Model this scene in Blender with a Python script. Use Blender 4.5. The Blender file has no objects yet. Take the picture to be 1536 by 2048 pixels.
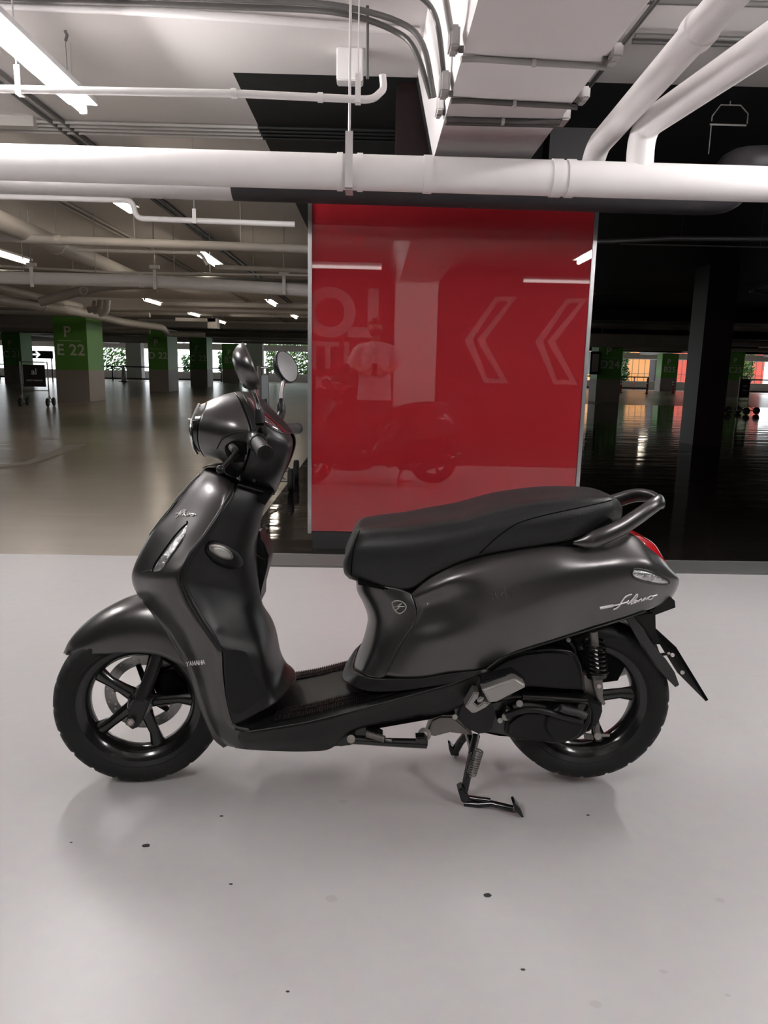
import bpy, bmesh, math, random
from math import sin, cos, pi, radians, atan, sqrt
from mathutils import Vector, Matrix
from mathutils.bvhtree import BVHTree
random.seed(7)
SC = bpy.context.scene
COL = SC.collection
# ------------------------------------------------------------------ camera
F, H = 1475.0, 1.14
PITCH, ROLL, VPX = radians(10.97), radians(1.2), 744.0
yaw = atan((768 - VPX) / F)
FW = Vector((sin(yaw) * cos(PITCH), cos(yaw) * cos(PITCH), -sin(PITCH)))
RT0 = Vector((cos(yaw), -sin(yaw), 0)); UP0 = RT0.cross(FW)
RT = RT0 * cos(ROLL) + UP0 * sin(ROLL); UP = UP0 * cos(ROLL) - RT0 * sin(ROLL)
CAM = Vector((0, 0, H))
cd = bpy.data.cameras.new('camera'); cam = bpy.data.objects.new('camera', cd); COL.objects.link(cam)
cam.matrix_world = Matrix(((RT.x, UP.x, -FW.x, 0), (RT.y, UP.y, -FW.y, 0), (RT.z, UP.z, -FW.z, H), (0, 0, 0, 1)))
cd.sensor_fit = 'HORIZONTAL'; cd.sensor_width = 36; cd.lens = F / 1536 * 36
cd.clip_start = 0.02; cd.clip_end = 400
SC.camera = cam
# ------------------------------------------------------------------ world and exposure
SC.view_settings.view_transform = 'Standard'; SC.view_settings.look = 'None'
SC.view_settings.gamma = 1; SC.view_settings.use_curve_mapping = False
SC.view_settings.exposure = 1.38
W = bpy.data.worlds.new('overcast'); SC.world = W; W.use_nodes = True
bgn = W.node_tree.nodes['Background']; bgn.inputs[0].default_value = (0.92, 0.97, 1, 1); bgn.inputs[1].default_value = 1.9
TUBE_E = 84.0
# ------------------------------------------------------------------ pixel helpers (the camera's own geometry)
def ray(x, y): return FW + RT * ((x - 768) / F) - UP * ((y - 1024) / F)
def QY(x, y, Y): r = ray(x, y); return CAM + r * (Y / r.y)
def QZ(x, y, z): r = ray(x, y); return CAM + r * ((z - H) / r.z)
# ------------------------------------------------------------------ materials
def lin(c): return tuple(((v / 255) / 12.92 if v / 255 <= .04045 else ((v / 255 + .055) / 1.055) ** 2.4) for v in c)
def mat(name, col, rough=.5, metal=0, spec=.5, coat=0, coatr=.03, noise=0, nscale=8, bump=0, bscale=60, emit=None, estr=0, trans=0, rnoise=0, coation=1.5):
    m = bpy.data.materials.new(name); m.use_nodes = True
    nt = m.node_tree; b = nt.nodes['Principled BSDF']
    c = (col[0], col[1], col[2], 1)
    b.inputs['Base Color'].default_value = c
    b.inputs['Roughness'].default_value = rough; b.inputs['Metallic'].default_value = metal
    b.inputs['Specular IOR Level'].default_value = spec
    b.inputs['Coat Weight'].default_value = coat; b.inputs['Coat Roughness'].default_value = coatr
    b.inputs['Transmission Weight'].default_value = trans
    b.inputs['Coat IOR'].default_value = coation
    tc = nt.nodes.new('ShaderNodeTexCoord')
    if noise or rnoise:
        n = nt.nodes.new('ShaderNodeTexNoise'); n.inputs['Scale'].default_value = nscale; n.inputs['Detail'].default_value = 5
        nt.links.new(tc.outputs['Object'], n.inputs['Vector'])
    if noise:
        r = nt.nodes.new('ShaderNodeMixRGB'); r.blend_type = 'MIX'
        r.inputs[1].default_value = tuple(v * (1 - noise) for v in col) + (1,); r.inputs[2].default_value = tuple(min(1, v * (1 + noise)) for v in col) + (1,)
        nt.links.new(n.outputs['Fac'], r.inputs[0]); nt.links.new(r.outputs[0], b.inputs['Base Color'])
    if rnoise:
        mr = nt.nodes.new('ShaderNodeMapRange'); mr.inputs[3].default_value = max(0, rough - rnoise); mr.inputs[4].default_value = rough + rnoise
        nt.links.new(n.outputs['Fac'], mr.inputs[0]); nt.links.new(mr.outputs[0], b.inputs['Roughness'])
    if bump:
        n2 = nt.nodes.new('ShaderNodeTexNoise'); n2.inputs['Scale'].default_value = bscale; n2.inputs['Detail'].default_value = 4
        bp = nt.nodes.new('ShaderNodeBump'); bp.inputs['Strength'].default_value = bump; bp.inputs['Distance'].default_value = .01
        nt.links.new(tc.outputs['Object'], n2.inputs['Vector']); nt.links.new(n2.outputs['Fac'], bp.inputs['Height']); nt.links.new(bp.outputs[0], b.inputs['Normal'])
    if emit:
        b.inputs['Emission Color'].default_value = tuple(emit) + (1,); b.inputs['Emission Strength'].default_value = estr
    return m
def N(nt, typ, **kw):
    n = nt.nodes.new('ShaderNode' + typ)
    for k, v in kw.items():
        if k.startswith('i'): n.inputs[int(k[1:])].default_value = v
        else: setattr(n, k, v)
    return n
def zone_mat(name, light, dark, rule, rough=.6, noise=.08):
    """one coat of paint that changes colour at real boundaries in the room (world position)"""
    m = bpy.data.materials.new(name); m.use_nodes = True; nt = m.node_tree; b = nt.nodes['Principled BSDF']
    g = N(nt, 'NewGeometry'); s = N(nt, 'SeparateXYZ'); nt.links.new(g.outputs['Position'], s.inputs[0])
    prev = None
    for ax, op, val in rule:
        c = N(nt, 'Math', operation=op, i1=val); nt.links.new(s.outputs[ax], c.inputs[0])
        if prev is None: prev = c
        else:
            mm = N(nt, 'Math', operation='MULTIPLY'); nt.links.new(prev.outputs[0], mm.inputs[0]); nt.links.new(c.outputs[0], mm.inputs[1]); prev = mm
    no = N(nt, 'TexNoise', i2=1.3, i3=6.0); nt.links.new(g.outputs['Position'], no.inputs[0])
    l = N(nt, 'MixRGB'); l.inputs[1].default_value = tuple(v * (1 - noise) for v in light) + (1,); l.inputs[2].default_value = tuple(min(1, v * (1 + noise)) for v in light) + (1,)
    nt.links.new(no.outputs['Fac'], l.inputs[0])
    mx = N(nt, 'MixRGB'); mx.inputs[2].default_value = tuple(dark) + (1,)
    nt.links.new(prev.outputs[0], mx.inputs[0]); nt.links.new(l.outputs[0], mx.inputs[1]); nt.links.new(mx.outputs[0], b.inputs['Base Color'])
    b.inputs['Roughness'].default_value = rough
    n2 = N(nt, 'TexNoise', i2=9.0, i3=4.0); nt.links.new(g.outputs['Position'], n2.inputs[0])
    bp = N(nt, 'Bump'); bp.inputs['Strength'].default_value = .12; bp.inputs['Distance'].default_value = .02
    nt.links.new(n2.outputs['Fac'], bp.inputs['Height']); nt.links.new(bp.outputs[0], b.inputs['Normal'])
    return m
WHITE = (.66, .635, .625); BLK = (.008, .008, .009)
M = dict(
    ceil=zone_mat('ceiling_paint', (.74, .70, .685), BLK, [(0, 'GREATER_THAN', -.9), (1, 'GREATER_THAN', 4.95), (1, 'LESS_THAN', 27)]),
    beam=zone_mat('beam_paint', (.91, .875, .87), BLK, [(1, 'GREATER_THAN', 4.9), (0, 'GREATER_THAN', -.9)], noise=.04),
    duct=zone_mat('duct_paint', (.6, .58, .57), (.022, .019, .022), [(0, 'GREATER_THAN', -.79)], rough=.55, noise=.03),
    tail=zone_mat('conduit_paint', (.52, .5, .48), BLK, [(0, 'GREATER_THAN', -.9), (1, 'GREATER_THAN', 4.9)]),
    pvc=mat('white_painted_pipe', (.86, .83, .82), .42, noise=.06, nscale=5, bump=.05, bscale=20),
    pvc2=mat('aged_white_pipe', (.5, .47, .44), .5, noise=.1, nscale=4),
    grey=mat('grey_conduit', (.13, .125, .12), .35, metal=.3, noise=.1),
    lgrey=mat('light_grey_box', (.42, .40, .39), .45, noise=.08),
    galv=mat('galvanised_strap', (.6, .58, .57), .4, metal=.5, noise=.1),
    dpipe=mat('black_painted_pipe', (.02, .019, .02), .5),
    steel=mat('brushed_steel', (.55, .55, .55), .3, metal=1, noise=.1, nscale=30),
    red=mat('red_back_painted_glass', (.27, .009, .014), .6, coat=1, coatr=.0, spec=.1, coation=1.75),
    plinth=mat('dark_plinth', (.03, .03, .03), .4),
    kerb=mat('grey_kerb', (.10, .098, .095), .5, noise=.2, nscale=3),
    blackwall=mat('black_wall', (.012, .011, .012), .5),
    letter=mat('white_lettering', (.85, .83, .83), .6),
    colgrey=mat('grey_column_paint', (.46, .42, .39), .6, noise=.1, nscale=2),
    colgreen=mat('green_column_paint', (.17, .47, .08), .55, noise=.12, nscale=2),
    colletter=mat('pale_green_lettering', (.93, .98, .85), .6),
    maroon=mat('dark_maroon_column', (.012, .005, .005), .45, spec=.2),
    parapet=mat('white_parapet', (.6, .58, .57), .7, noise=.1),
    conc=mat('light_concrete', (.45, .45, .45), .8, noise=.15, nscale=1),
    leaf=mat('hedge_leaf', (.06, .15, .02), .45, noise=.5, nscale=3),
    leaf2=mat('dark_hedge_leaf', (.03, .10, .02), .45, noise=.5, nscale=3),
    orange=mat('orange_render_wall', (.40, .17, .05), .8, noise=.1), redwall=mat('red_render_wall', (.36, .05, .03), .8, noise=.1),
    rail=mat('dark_railing', (.02, .018, .02), .4),
    bollard=mat('red_bollard', (.5, .03, .02), .4), white=mat('white_plastic', (.75, .74, .72), .4),
    rubber=mat('black_rubber', (.015, .015, .015), .7), sign=mat('dark_sign_board', (.018, .014, .014), .5),
    signred=mat('maroon_sign_board', (.04, .008, .01), .5), stand=mat('pale_steel_tube', (.3, .28, .26), .3, metal=.6),
    blue=mat('dark_blue_sign', (.01, .015, .04), .4),
    tube=mat('lit_tube', (1, 1, 1), .5, emit=(1, .975, .975), estr=TUBE_E), tube3=mat('dim_tube', (1, 1, 1), .5, emit=(1, .93, .9), estr=1.6), lamp=mat('lamp_housing', (.7, .7, .7), .5),
    tube2=mat('lit_warm_tube', (1, 1, 1), .5, emit=(1, .87, .7), estr=TUBE_E * .13),
    mark=mat('worn_floor_marking', (.34, .32, .29), .45, noise=.15),
    speck=mat('floor_speck', (.03, .028, .028), .7), scuff=mat('floor_scuff', (.46, .445, .44), .5),
    # scooter
    paint=mat('matte_charcoal_paint', (.112, .107, .106), .30, spec=.5, metal=.92, coat=.1, coatr=.2),
    plast=mat('black_textured_plastic', (.0065, .0065, .0065), .42, spec=.25, bump=.02, bscale=400),
    satin=mat('dark_satin_plastic', (.0085, .0083, .0083), .36, spec=.32),
    seat=mat('black_seat_vinyl', (.014, .014, .0145), .42, spec=.32, bump=.12, bscale=260),
    tyre=mat('tyre_rubber', (.0095, .0095, .0095), .55, spec=.25, bump=.05, bscale=150),
    gloss=mat('gloss_black_metal', (.008, .008, .008), .17, spec=.6),
    chrome=mat('chrome', (.8, .8, .8), .12, metal=1), alu=mat('cast_aluminium', (.22, .205, .19), .42, metal=.85, noise=.15, nscale=40),
    peg=mat('silver_footpeg', (.36, .35, .33), .38, metal=.7), disc=mat('steel_disc', (.35, .34, .33), .35, metal=.8),
    lens=mat('clear_lens', (.5, .49, .5), .12, metal=.8, spec=.8, coat=1, noise=.8, nscale=70, bump=.5, bscale=90), redlens=mat('red_lens', (.5, .01, .015), .12, coat=1),
    chromew=mat('bright_chrome_letters', (.9, .88, .88), .25, metal=.4), glass=mat('mirror_glass', (.75, .78, .8), .03, metal=1),
    dash=mat('maroon_dash_lens', (.05, .006, .01), .08, coat=1), grip=mat('rubber_grip', (.02, .02, .02), .5, bump=.3, bscale=300),
    sticker=mat('silver_badge', (.34, .34, .31), .4, metal=.3), dark=mat('underbody_black', (.003, .003, .003), .7, spec=.06), litwhite=mat('backlit_white', (.9, .9, .9), .5, emit=(1, 1, 1), estr=.45),
    scratch=mat('pale_scratch', (.10, .10, .095), .5),
    # person
    skin=mat('skin', (.45, .27, .19), .5), hair=mat('black_hair', (.01, .009, .009), .6), shirt=mat('light_grey_shirt', (.62, .57, .59), .8),
    pants=mat('dark_trousers', (.05, .05, .06), .8), shoe=mat('black_shoes', (.02, .02, .02), .5), phone=mat('phone_black', (.01, .01, .01), .15),
    mask=mat('dark_face_mask', (.03, .03, .035), .8),
)
# floor: glossy resin with painted zones
def floor_material():
    m = bpy.data.materials.new('resin_floor'); m.use_nodes = True; nt = m.node_tree; b = nt.nodes['Principled BSDF']
    g = N(nt, 'NewGeometry'); s = N(nt, 'SeparateXYZ'); nt.links.new(g.outputs['Position'], s.inputs[0])
    def cmp(ax, op, v):
        c = N(nt, 'Math', operation=op, i1=v); nt.links.new(s.outputs[ax], c.inputs[0]); return c
    def mul(a, c):
        q = N(nt, 'Math', operation='MULTIPLY'); nt.links.new(a.outputs[0], q.inputs[0]); nt.links.new(c.outputs[0], q.inputs[1]); return q
    band = mul(cmp(1, 'GREATER_THAN', .3), cmp(1, 'LESS_THAN', 4.345))
    dark0 = mul(mul(cmp(0, 'GREATER_THAN', -.85), cmp(1, 'GREATER_THAN', 4.345)), cmp(1, 'LESS_THAN', 28))
    dark = N(nt, 'Math', operation='MAXIMUM'); nt.links.new(dark0.outputs[0], dark.inputs[0]); bh = N(nt, 'Math', operation='MULTIPLY', i1=.8); nt.links.new(cmp(1, 'LESS_THAN', .3).outputs[0], bh.inputs[0]); nt.links.new(bh.outputs[0], dark.inputs[1])
    n1 = N(nt, 'TexNoise', i2=.9, i3=6.0); nt.links.new(g.outputs['Position'], n1.inputs[0])
    nf = N(nt, 'TexNoise', i2=26.0, i3=6.0); nt.links.new(g.outputs['Position'], nf.inputs[0])
    def two(n, a, c):
        r = N(nt, 'MixRGB'); r.inputs[1].default_value = a + (1,); r.inputs[2].default_value = c + (1,); nt.links.new(n.outputs['Fac'], r.inputs[0]); return r
    wh = two(n1, (.525, .508, .515), (.575, .565, .555)); br = two(n1, (.34, .30, .255), (.42, .375, .33)); bk = two(n1, (.006, .005, .005), (.016, .013, .011))
    mf = N(nt, 'MixRGB', blend_type='MULTIPLY'); mf.inputs[0].default_value = .12; nt.links.new(wh.outputs[0], mf.inputs[1]); nt.links.new(nf.outputs['Color'], mf.inputs[2])
    a = N(nt, 'MixRGB'); nt.links.new(band.outputs[0], a.inputs[0]); nt.links.new(br.outputs[0], a.inputs[1]); nt.links.new(mf.outputs[0], a.inputs[2])
    c = N(nt, 'MixRGB'); nt.links.new(dark.outputs[0], c.inputs[0]); nt.links.new(a.outputs[0], c.inputs[1]); nt.links.new(bk.outputs[0], c.inputs[2])
    nt.links.new(c.outputs[0], b.inputs['Base Color'])
    # roughness: white .33, brown .2, black .1
    r1 = N(nt, 'Mix'); r1.inputs[2].default_value = .24; r1.inputs[3].default_value = .34; nt.links.new(band.outputs[0], r1.inputs[0])
    r2 = N(nt, 'Mix'); r2.inputs[3].default_value = .06; nt.links.new(dark.outputs[0], r2.inputs[0]); nt.links.new(r1.outputs[0], r2.inputs[2])
    nt.links.new(r2.outputs[0], b.inputs['Roughness'])
    # undulation: stretched along x
    mp = N(nt, 'Mapping'); mp.inputs['Scale'].default_value = (.35, 1.6, 1); nt.links.new(g.outputs['Position'], mp.inputs[0])
    n2 = N(nt, 'TexNoise', i2=1.6, i3=3.0); nt.links.new(mp.outputs[0], n2.inputs[0])
    bp = N(nt, 'Bump'); bp.inputs['Strength'].default_value = .35; bp.inputs['Distance'].default_value = .02
    nt.links.new(n2.outputs['Fac'], bp.inputs['Height']); nt.links.new(bp.outputs[0], b.inputs['Normal'])
    return m
M['floor'] = floor_material()
# ------------------------------------------------------------------ mesh builders
def obj(name, bm, m, parent=None, smooth=False, loc=None):
    me = bpy.data.meshes.new(name); bmesh.ops.recalc_face_normals(bm, faces=bm.faces[:]) if smooth != 'keep' else None
    bm.to_mesh(me); bm.free(); o = bpy.data.objects.new(name, me); COL.objects.link(o)
    for q in (m if isinstance(m, (list, tuple)) else [m]): me.materials.append(q)
    if smooth:
        for p in me.polygons: p.use_smooth = True
    if parent: o.parent = parent
    if loc is not None: o.location = loc
    return o
def tag(o, label=None, cat=None, group=None, kind=None):
    if label: o['label'] = label
    if cat: o['category'] = cat
    if group: o['group'] = group
    if kind: o['kind'] = kind
    return o
def thing(name, label, cat, loc=(0, 0, 0), rz=0, group=None):
    o = bpy.data.objects.new(name, None); COL.objects.link(o); o.location = loc; o.rotation_euler = (0, 0, rz); o.empty_display_size = .1
    return tag(o, label, cat, group)
def copy_tree(o, parent=None):
    c = o.copy(); COL.objects.link(c)
    if parent: c.parent = parent
    for ch in list(o.children): copy_tree(ch, c)
    return c
def auto(o, ang=35):
    """hard edges above the angle, smooth elsewhere"""
    me = o.data; bm = bmesh.new(); bm.from_mesh(me)
    for e in bm.edges:
        e.smooth = not (len(e.link_faces) == 2 and e.calc_face_angle(0) > radians(ang))
    for f in bm.faces: f.smooth = True
    bm.to_mesh(me); bm.free(); return o
def box(bm, lo, hi, mtx=None):
    vs = [bm.verts.new(Vector((x, y, z)) if mtx is None else mtx @ Vector((x, y, z))) for x in (lo[0], hi[0]) for y in (lo[1], hi[1]) for z in (lo[2], hi[2])]
    for f in ((0, 1, 3, 2), (4, 6, 7, 5), (0, 4, 5, 1), (2, 3, 7, 6), (0, 2, 6, 4), (1, 5, 7, 3)): bm.faces.new([vs[i] for i in f])
def bevel(bm, w, seg=2):
    bmesh.ops.bevel(bm, geom=[e for e in bm.edges], offset=w, segments=seg, affect='EDGES', clamp_overlap=True)
def bxo(name, lo, hi, m, parent=None, bev=0):
    bm = bmesh.new(); box(bm, lo, hi)
    if bev: bevel(bm, bev)
    return obj(name, bm, m, parent)
def tube(bm, pts, r, seg=12, closed=False, flat=None, caps=True):
    pts = [Vector(p) for p in pts]; n = len(pts); rs = r if isinstance(r, (list, tuple)) else [r] * n
    rings = []; up = None
    for i, p in enumerate(pts):
        if closed: t = (pts[(i + 1) % n] - pts[i - 1])
        else: t = (pts[min(i + 1, n - 1)] - pts[max(i - 1, 0)])
        t.normalize()
        if up is None:
            up = Vector((0, 0, 1)) if abs(t.z) < .9 else Vector((1, 0, 0))
        s = t.cross(up)
        if s.length < 1e-6: s = t.orthogonal()
        s.normalize(); up = s.cross(t).normalized()
        a, b_ = (1, 1) if flat is None else flat
        rings.append([bm.verts.new(p + s * (cos(2 * pi * k / seg) * rs[i] * a) + up * (sin(2 * pi * k / seg) * rs[i] * b_)) for k in range(seg)])
    for i in range(n if closed else n - 1):
        A, B = rings[i], rings[(i + 1) % n]
        for k in range(seg): bm.faces.new((A[k], A[(k + 1) % seg], B[(k + 1) % seg], B[k]))
    if not closed and caps:
        bm.faces.new(rings[0][::-1]); bm.faces.new(rings[-1])
def smoothpath(pts, rad=.08, n=5):
    """round the corners of a polyline"""
    pts = [Vector(p) for p in pts]; out = [pts[0]]
    for i in range(1, len(pts) - 1):
        a, p, b = pts[i - 1], pts[i], pts[i + 1]
        d1 = (a - p); d2 = (b - p); r = min(rad, d1.length * .45, d2.length * .45)
        s, e = p + d1.normalized() * r, p + d2.normalized() * r
        for k in range(n + 1):
            t = k / n; out.append(s * (1 - t) ** 2 + p * 2 * t * (1 - t) + e * t * t)
    out.append(pts[-1]); return out
def cat(P, t):
    """Catmull-Rom through list P (Vectors), t in 0..len-1"""
    n = len(P); i = min(int(t), n - 2); u = t - i
    p1, p2 = P[i], P[i + 1]; p0 = P[i - 1] if i > 0 else p1 * 2 - p2; p3 = P[i + 2] if i + 2 < n else p2 * 2 - p1
    return .5 * ((2 * p1) + (p2 - p0) * u + (2 * p0 - 5 * p1 + 4 * p2 - p3) * u * u + (3 * p1 - p0 - 3 * p2 + p3) * u ** 3)
def curve(P, k=6): 
    P = [Vector(p) for p in P]; n = (len(P) - 1) * k; return [cat(P, i / k) for i in range(n + 1)]
def tubeo(name, pts, r, m, parent=None, seg=12, rad=None, **kw):
    bm = bmesh.new(); tube(bm, smoothpath(pts, rad) if rad else pts, r, seg, **kw); o = obj(name, bm, m, parent, smooth=True); return auto(o, 50)
def lathe(bm, prof, seg=48, mtx=None, closed=True):
    """profile of (radius, axial) spun about local Y"""
    rings = []
    for k in range(seg):
        a = 2 * pi * k / seg
        rings.append([bm.verts.new((mtx or Matrix()) @ Vector((r * cos(a), y, r * sin(a)))) for r, y in prof])
    n = len(prof)
    for k in range(seg):
        A, B = rings[k], rings[(k + 1) % seg]
        for i in range(n if closed else n - 1):
            j = (i + 1) % n
            try: bm.faces.new((A[i], A[j], B[j], B[i]))
            except ValueError: pass
def gridmesh(bm, ctrl, ku, kv, thick=0):
    """surface through a grid of control points"""
    R = len(ctrl); Cn = len(ctrl[0]); rows = [curve(r, kv) for r in ctrl]; m = len(rows[0])
    cols = [curve([rows[i][j] for i in range(R)], ku) for j in range(m)]
    V = [[bm.verts.new(cols[j][i]) for j in range(m)] for i in range((R - 1) * ku + 1)]
    for i in range(len(V) - 1):
        for j in range(m - 1): bm.faces.new((V[i][j], V[i][j + 1], V[i + 1][j + 1], V[i + 1][j]))
    return V
def solid(o, t=.003, off=0):
    md = o.modifiers.new('thickness', 'SOLIDIFY'); md.thickness = t; md.offset = off; return o
def textobj(name, s, size, m, parent, loc, rot, ext=.002, shear=0, bold=0, spacing=1, align='CENTER', sx=1):
    c = bpy.data.curves.new(name, 'FONT'); c.body = s; c.size = size; c.extrude = ext; c.shear = shear; c.offset = bold; c.space_character = spacing
    c.align_x = align; c.align_y = 'CENTER'
    t = bpy.data.objects.new('tmp', c); COL.objects.link(t); dg = bpy.context.evaluated_depsgraph_get(); dg.update()
    me = bpy.data.meshes.new_from_object(t.evaluated_get(dg)); me.name = name
    bpy.data.objects.remove(t); o = bpy.data.objects.new(name, me); COL.objects.link(o); me.materials.clear(); me.materials.append(m)
    o.parent = parent; o.location = loc; o.rotation_euler = rot; o.scale = (sx, 1, 1); return o
# ================================================================== SETTING
def plane(name, x0, x1, y0, y1, z, m, th=-.2):
    return tag(bxo(name, (x0, y0, min(z, z + th)), (x1, y1, max(z, z + th)), m), kind='structure')
CZ = 2.9
plane('floor', -60, 60, -4.2, 58, 0, M['floor'])
plane('ceiling', -60, 60, -4.2, 58.5, CZ, M['ceil'], .3)
tag(bxo('wall_back', (-60, -4.2, 0), (60, -4, CZ), M['blackwall']), kind='structure')
tag(bxo('wall_left', (-60.2, -4.2, 0), (-60, 58, CZ), M['parapet']), kind='structure')
tag(bxo('wall_right', (60, -4.2, 0), (60.2, 58, CZ), M['parapet']), kind='structure')
# ceiling beams
def beam(n, x0, x1, y0, y1, z, m, sl=0):
    bm = bmesh.new(); v = [bm.verts.new(p) for p in ((x0, y0, z), (x1, y0, z), (x1 + sl, y0, CZ), (x0 - sl, y0, CZ), (x0, y1, z), (x1, y1, z), (x1 + sl, y1, CZ), (x0 - sl, y1, CZ))]
    for f in ((0, 1, 2, 3), (4, 7, 6, 5), (0, 4, 5, 1), (1, 5, 6, 2), (2, 6, 7, 3), (3, 7, 4, 0)): bm.faces.new([v[i] for i in f])
    return tag(obj(n, bm, m), kind='structure')
beam('trim_1', .34, .93, -3.98, 12.3, 2.42, M['beam'], .11)
for i, y in enumerate((21.4, 30.4, 39.9, 49.8)):
    beam('trim_%d' % (i + 2), -60, 60, y - .35, y + .35, 2.6, M['beam'] if y < 27 else M['tail'])
plane('trim_7', -60, 60, 57.4, 58.1, 2.75, M['pvc2'], -.45)
for i, x in enumerate((-29, -19.6, 20.5, 30)):
    beam('trim_%d' % (i + 8), x - .3, x + .3, 4, 57.3, 2.62, M['ceil'])
# kerb strip along the black zone
tag(bxo('trim_12', (-.83, 4.15, 0), (30, 4.40, .012), M['kerb']), kind='structure')
tag(bxo('trim_13', (-.83, 4.40, 0), (30, 4.412, .016), M['steel']), kind='structure')
# raised lettering and chevrons on the wall behind the camera (they show in the red panel)
VD = 13.2
def bwx(px): return (px - 744) / F * VD * 1.0
for s, px, zc, size in (('L', 724, 2.04, .80), ('O', 655, 2.04, .80)):
    o = textobj('wall_letter', s, size * 1.38, M['letter'], None, (bwx(px), -3.99, zc), (radians(90), 0, pi), bold=.04)
    tag(o, 'large white letter %s on the black wall behind the photographer' % s, 'letter', 'letters on the black wall')
for s, px, in (('A', 760), ('N', 708), ('T', 652), ('I', 624), ):
    o = textobj('wall_letter', s, .47 * 1.38, M['letter'], None, (bwx(px), -3.99, 1.33), (radians(90), 0, pi), bold=.012)
    tag(o, 'mid-size white letter %s in the second line on the black wall' % s, 'letter', 'letters on the black wall')
for s, px in (('D', 646), ('I', 631)):
    o = textobj('wall_letter', s, .22 * 1.38, M['letter'], None, (bwx(px), -3.99, .87), (radians(90), 0, pi), bold=.008)
    tag(o, 'small white letter %s in the lowest line on the black wall' % s, 'letter', 'letters on the black wall')
def chevron(x0, lab):
    def pt(px, py): return (bwx(px), 1.14 + (742 - py) / F * VD)
    out = [(0, 683), (57, 600), (98, 600), (40, 683), (90, 765), (42, 765)]
    inn = [(17, 683), (62, 610), (80, 610), (23, 683), (72, 755), (51, 755)]
    inn = [(16, 683), (61, 609), (82, 609), (24, 683), (73, 756), (48, 756)]
    bm = bmesh.new()
    A = [bm.verts.new((pt(x0 + a, b)[0], -3.985, pt(x0 + a, b)[1])) for a, b in out]; B = [bm.verts.new((pt(x0 + a, b)[0], -3.985, pt(x0 + a, b)[1])) for a, b in inn]
    for i in range(6): j = (i + 1) % 6; bm.faces.new((A[i], A[j], B[j], B[i]))
    o = obj('wall_chevron', bm, M['letter']); solid(o, .01); tag(o, lab, 'chevron', 'outlined chevrons on the black wall')
chevron(918, 'white outlined chevron on the black wall, nearer to the letters')
chevron(1056, 'white outlined chevron on the black wall, farther from the letters')
t = thing('concrete_pillar', 'plain white square pillar under the white beam behind the photographer', 'pillar', (.6, -2.3, 0))
bxo('shaft', (-.31, -.3, 0), (.31, .3, 2.42), M['pvc'], t)
# ------------------------------------------------------------------ red glass pillar
t = thing('red_panel_pillar', 'square pillar clad in a glossy red glass panel behind the scooter', 'pillar', (.45, 4.62, 0))
bxo('core', (-.82, .02, 0), (.82, .8, 2.2), M['blackwall'], t); bxo('column_head', (-.34, .42, 2.2), (.40, .8, CZ), M['maroon'], t)
tag(bxo('glass_panel', (-.835, -.012, .115), (.835, .018, 2.2), M['red'], t), label='glossy red glass panel')
for s in (-1, 1):
    bm = bmesh.new(); box(bm, (s * .848 - .012, -.02, .1), (s * .848 + .012, .05, 2.2)); bevel(bm, .003); tag(obj('edge_trim', bm, M['steel'], t), label='thin steel edge strip')
bxo('plinth', (-.83, -.005, 0), (.83, .1, .11), M['plinth'], t)
# ------------------------------------------------------------------ green numbered columns
def gcol(code, x, y, w, d, top=2.6, extra=''):
    t = thing('green_pillar', 'green and grey pillar marked %s' % code.replace(' ', '') + extra, 'pillar', (x, y, 0), 0, 'green numbered pillars')
    bxo('grey_base', (-w / 2, 0, 0), (w / 2, d, .92), M['colgrey'], t); bxo('green_band', (-w / 2, 0, .92), (w / 2, d, top), M['colgreen'], t)
    k = w / .95
    textobj('letter_mark', 'P', .42 * k, M['colletter'], t, (-.08 * k, -.006, 2.02), (radians(90), 0, 0), bold=.008)
    bxo('painted_rule', (-.36 * k, -.006, 1.76), (.3 * k, 0, 1.775), M['colletter'], t)
    textobj('number_mark', code, .44 * k, M['colletter'], t, (-.0 * k, -.006, 1.49), (radians(90), 0, 0), spacing=1.05, bold=.008)
    return t
def fz(px, py): p = QZ(px, py, 0); return p.x, p.y
gcol('E 22', -9.02, 22.5, .98, 1.3); gcol('D 22', -9.12, 31.8, .82, 1.6); gcol('C 22', -9.3, 39.8, .9, 1.4); gcol('B22', -9.75, 51, 1.15, 1.2)
gcol('C 21', -18.9, 39.5, .95, 1.3); gcol('D24', 9.5, 30.3, .98, 1.0); gcol('B25', 20.7, 52.5, 1.15, 1.0); gcol('C25', 21.0, 43.5, .95, 1.2)
gcol('E 25', 20.6, 21.3, .95, 1.2, extra=' beyond the right edge of view') if False else None
def gbox(x0, x1, y, lab):
    t = thing('concrete_pillar', lab, 'pillar', ((x0 + x1) / 2, y, 0)); bxo('shaft', (-(x1 - x0) / 2, 0, 0), ((x1 - x0) / 2, .8, 2.9), M['conc'], t)
a = QY(253, 740, 55).x; b = QY(283, 740, 55).x; gbox(a, b, 55, 'plain pale concrete pillar at the perimeter between E22 and D22')
a = QY(493, 740, 54).x; b = QY(525, 740, 54).x; gbox(a, b, 54, 'plain grey concrete pillar at the perimeter seen behind the scooter mirror')
t = thing('green_pillar', 'pale green side pillar beside the hedge just right of E22', 'pillar', (QY(180, 730, 50).x, 50, 0)); bxo('shaft', (-.2, 0, 0), (.5, .8, 2.9), M['colgreen'], t)
# the dark maroon column in the black zone
t = thing('maroon_pillar', 'dark maroon square pillar in the black zone right of the red panel', 'pillar', (QZ(1392, 890, 0).x, QZ(1392, 890, 0).y, 0))
bxo('shaft', (-.06, 0, 0), (.42, .55, CZ), M['maroon'], t)
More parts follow.
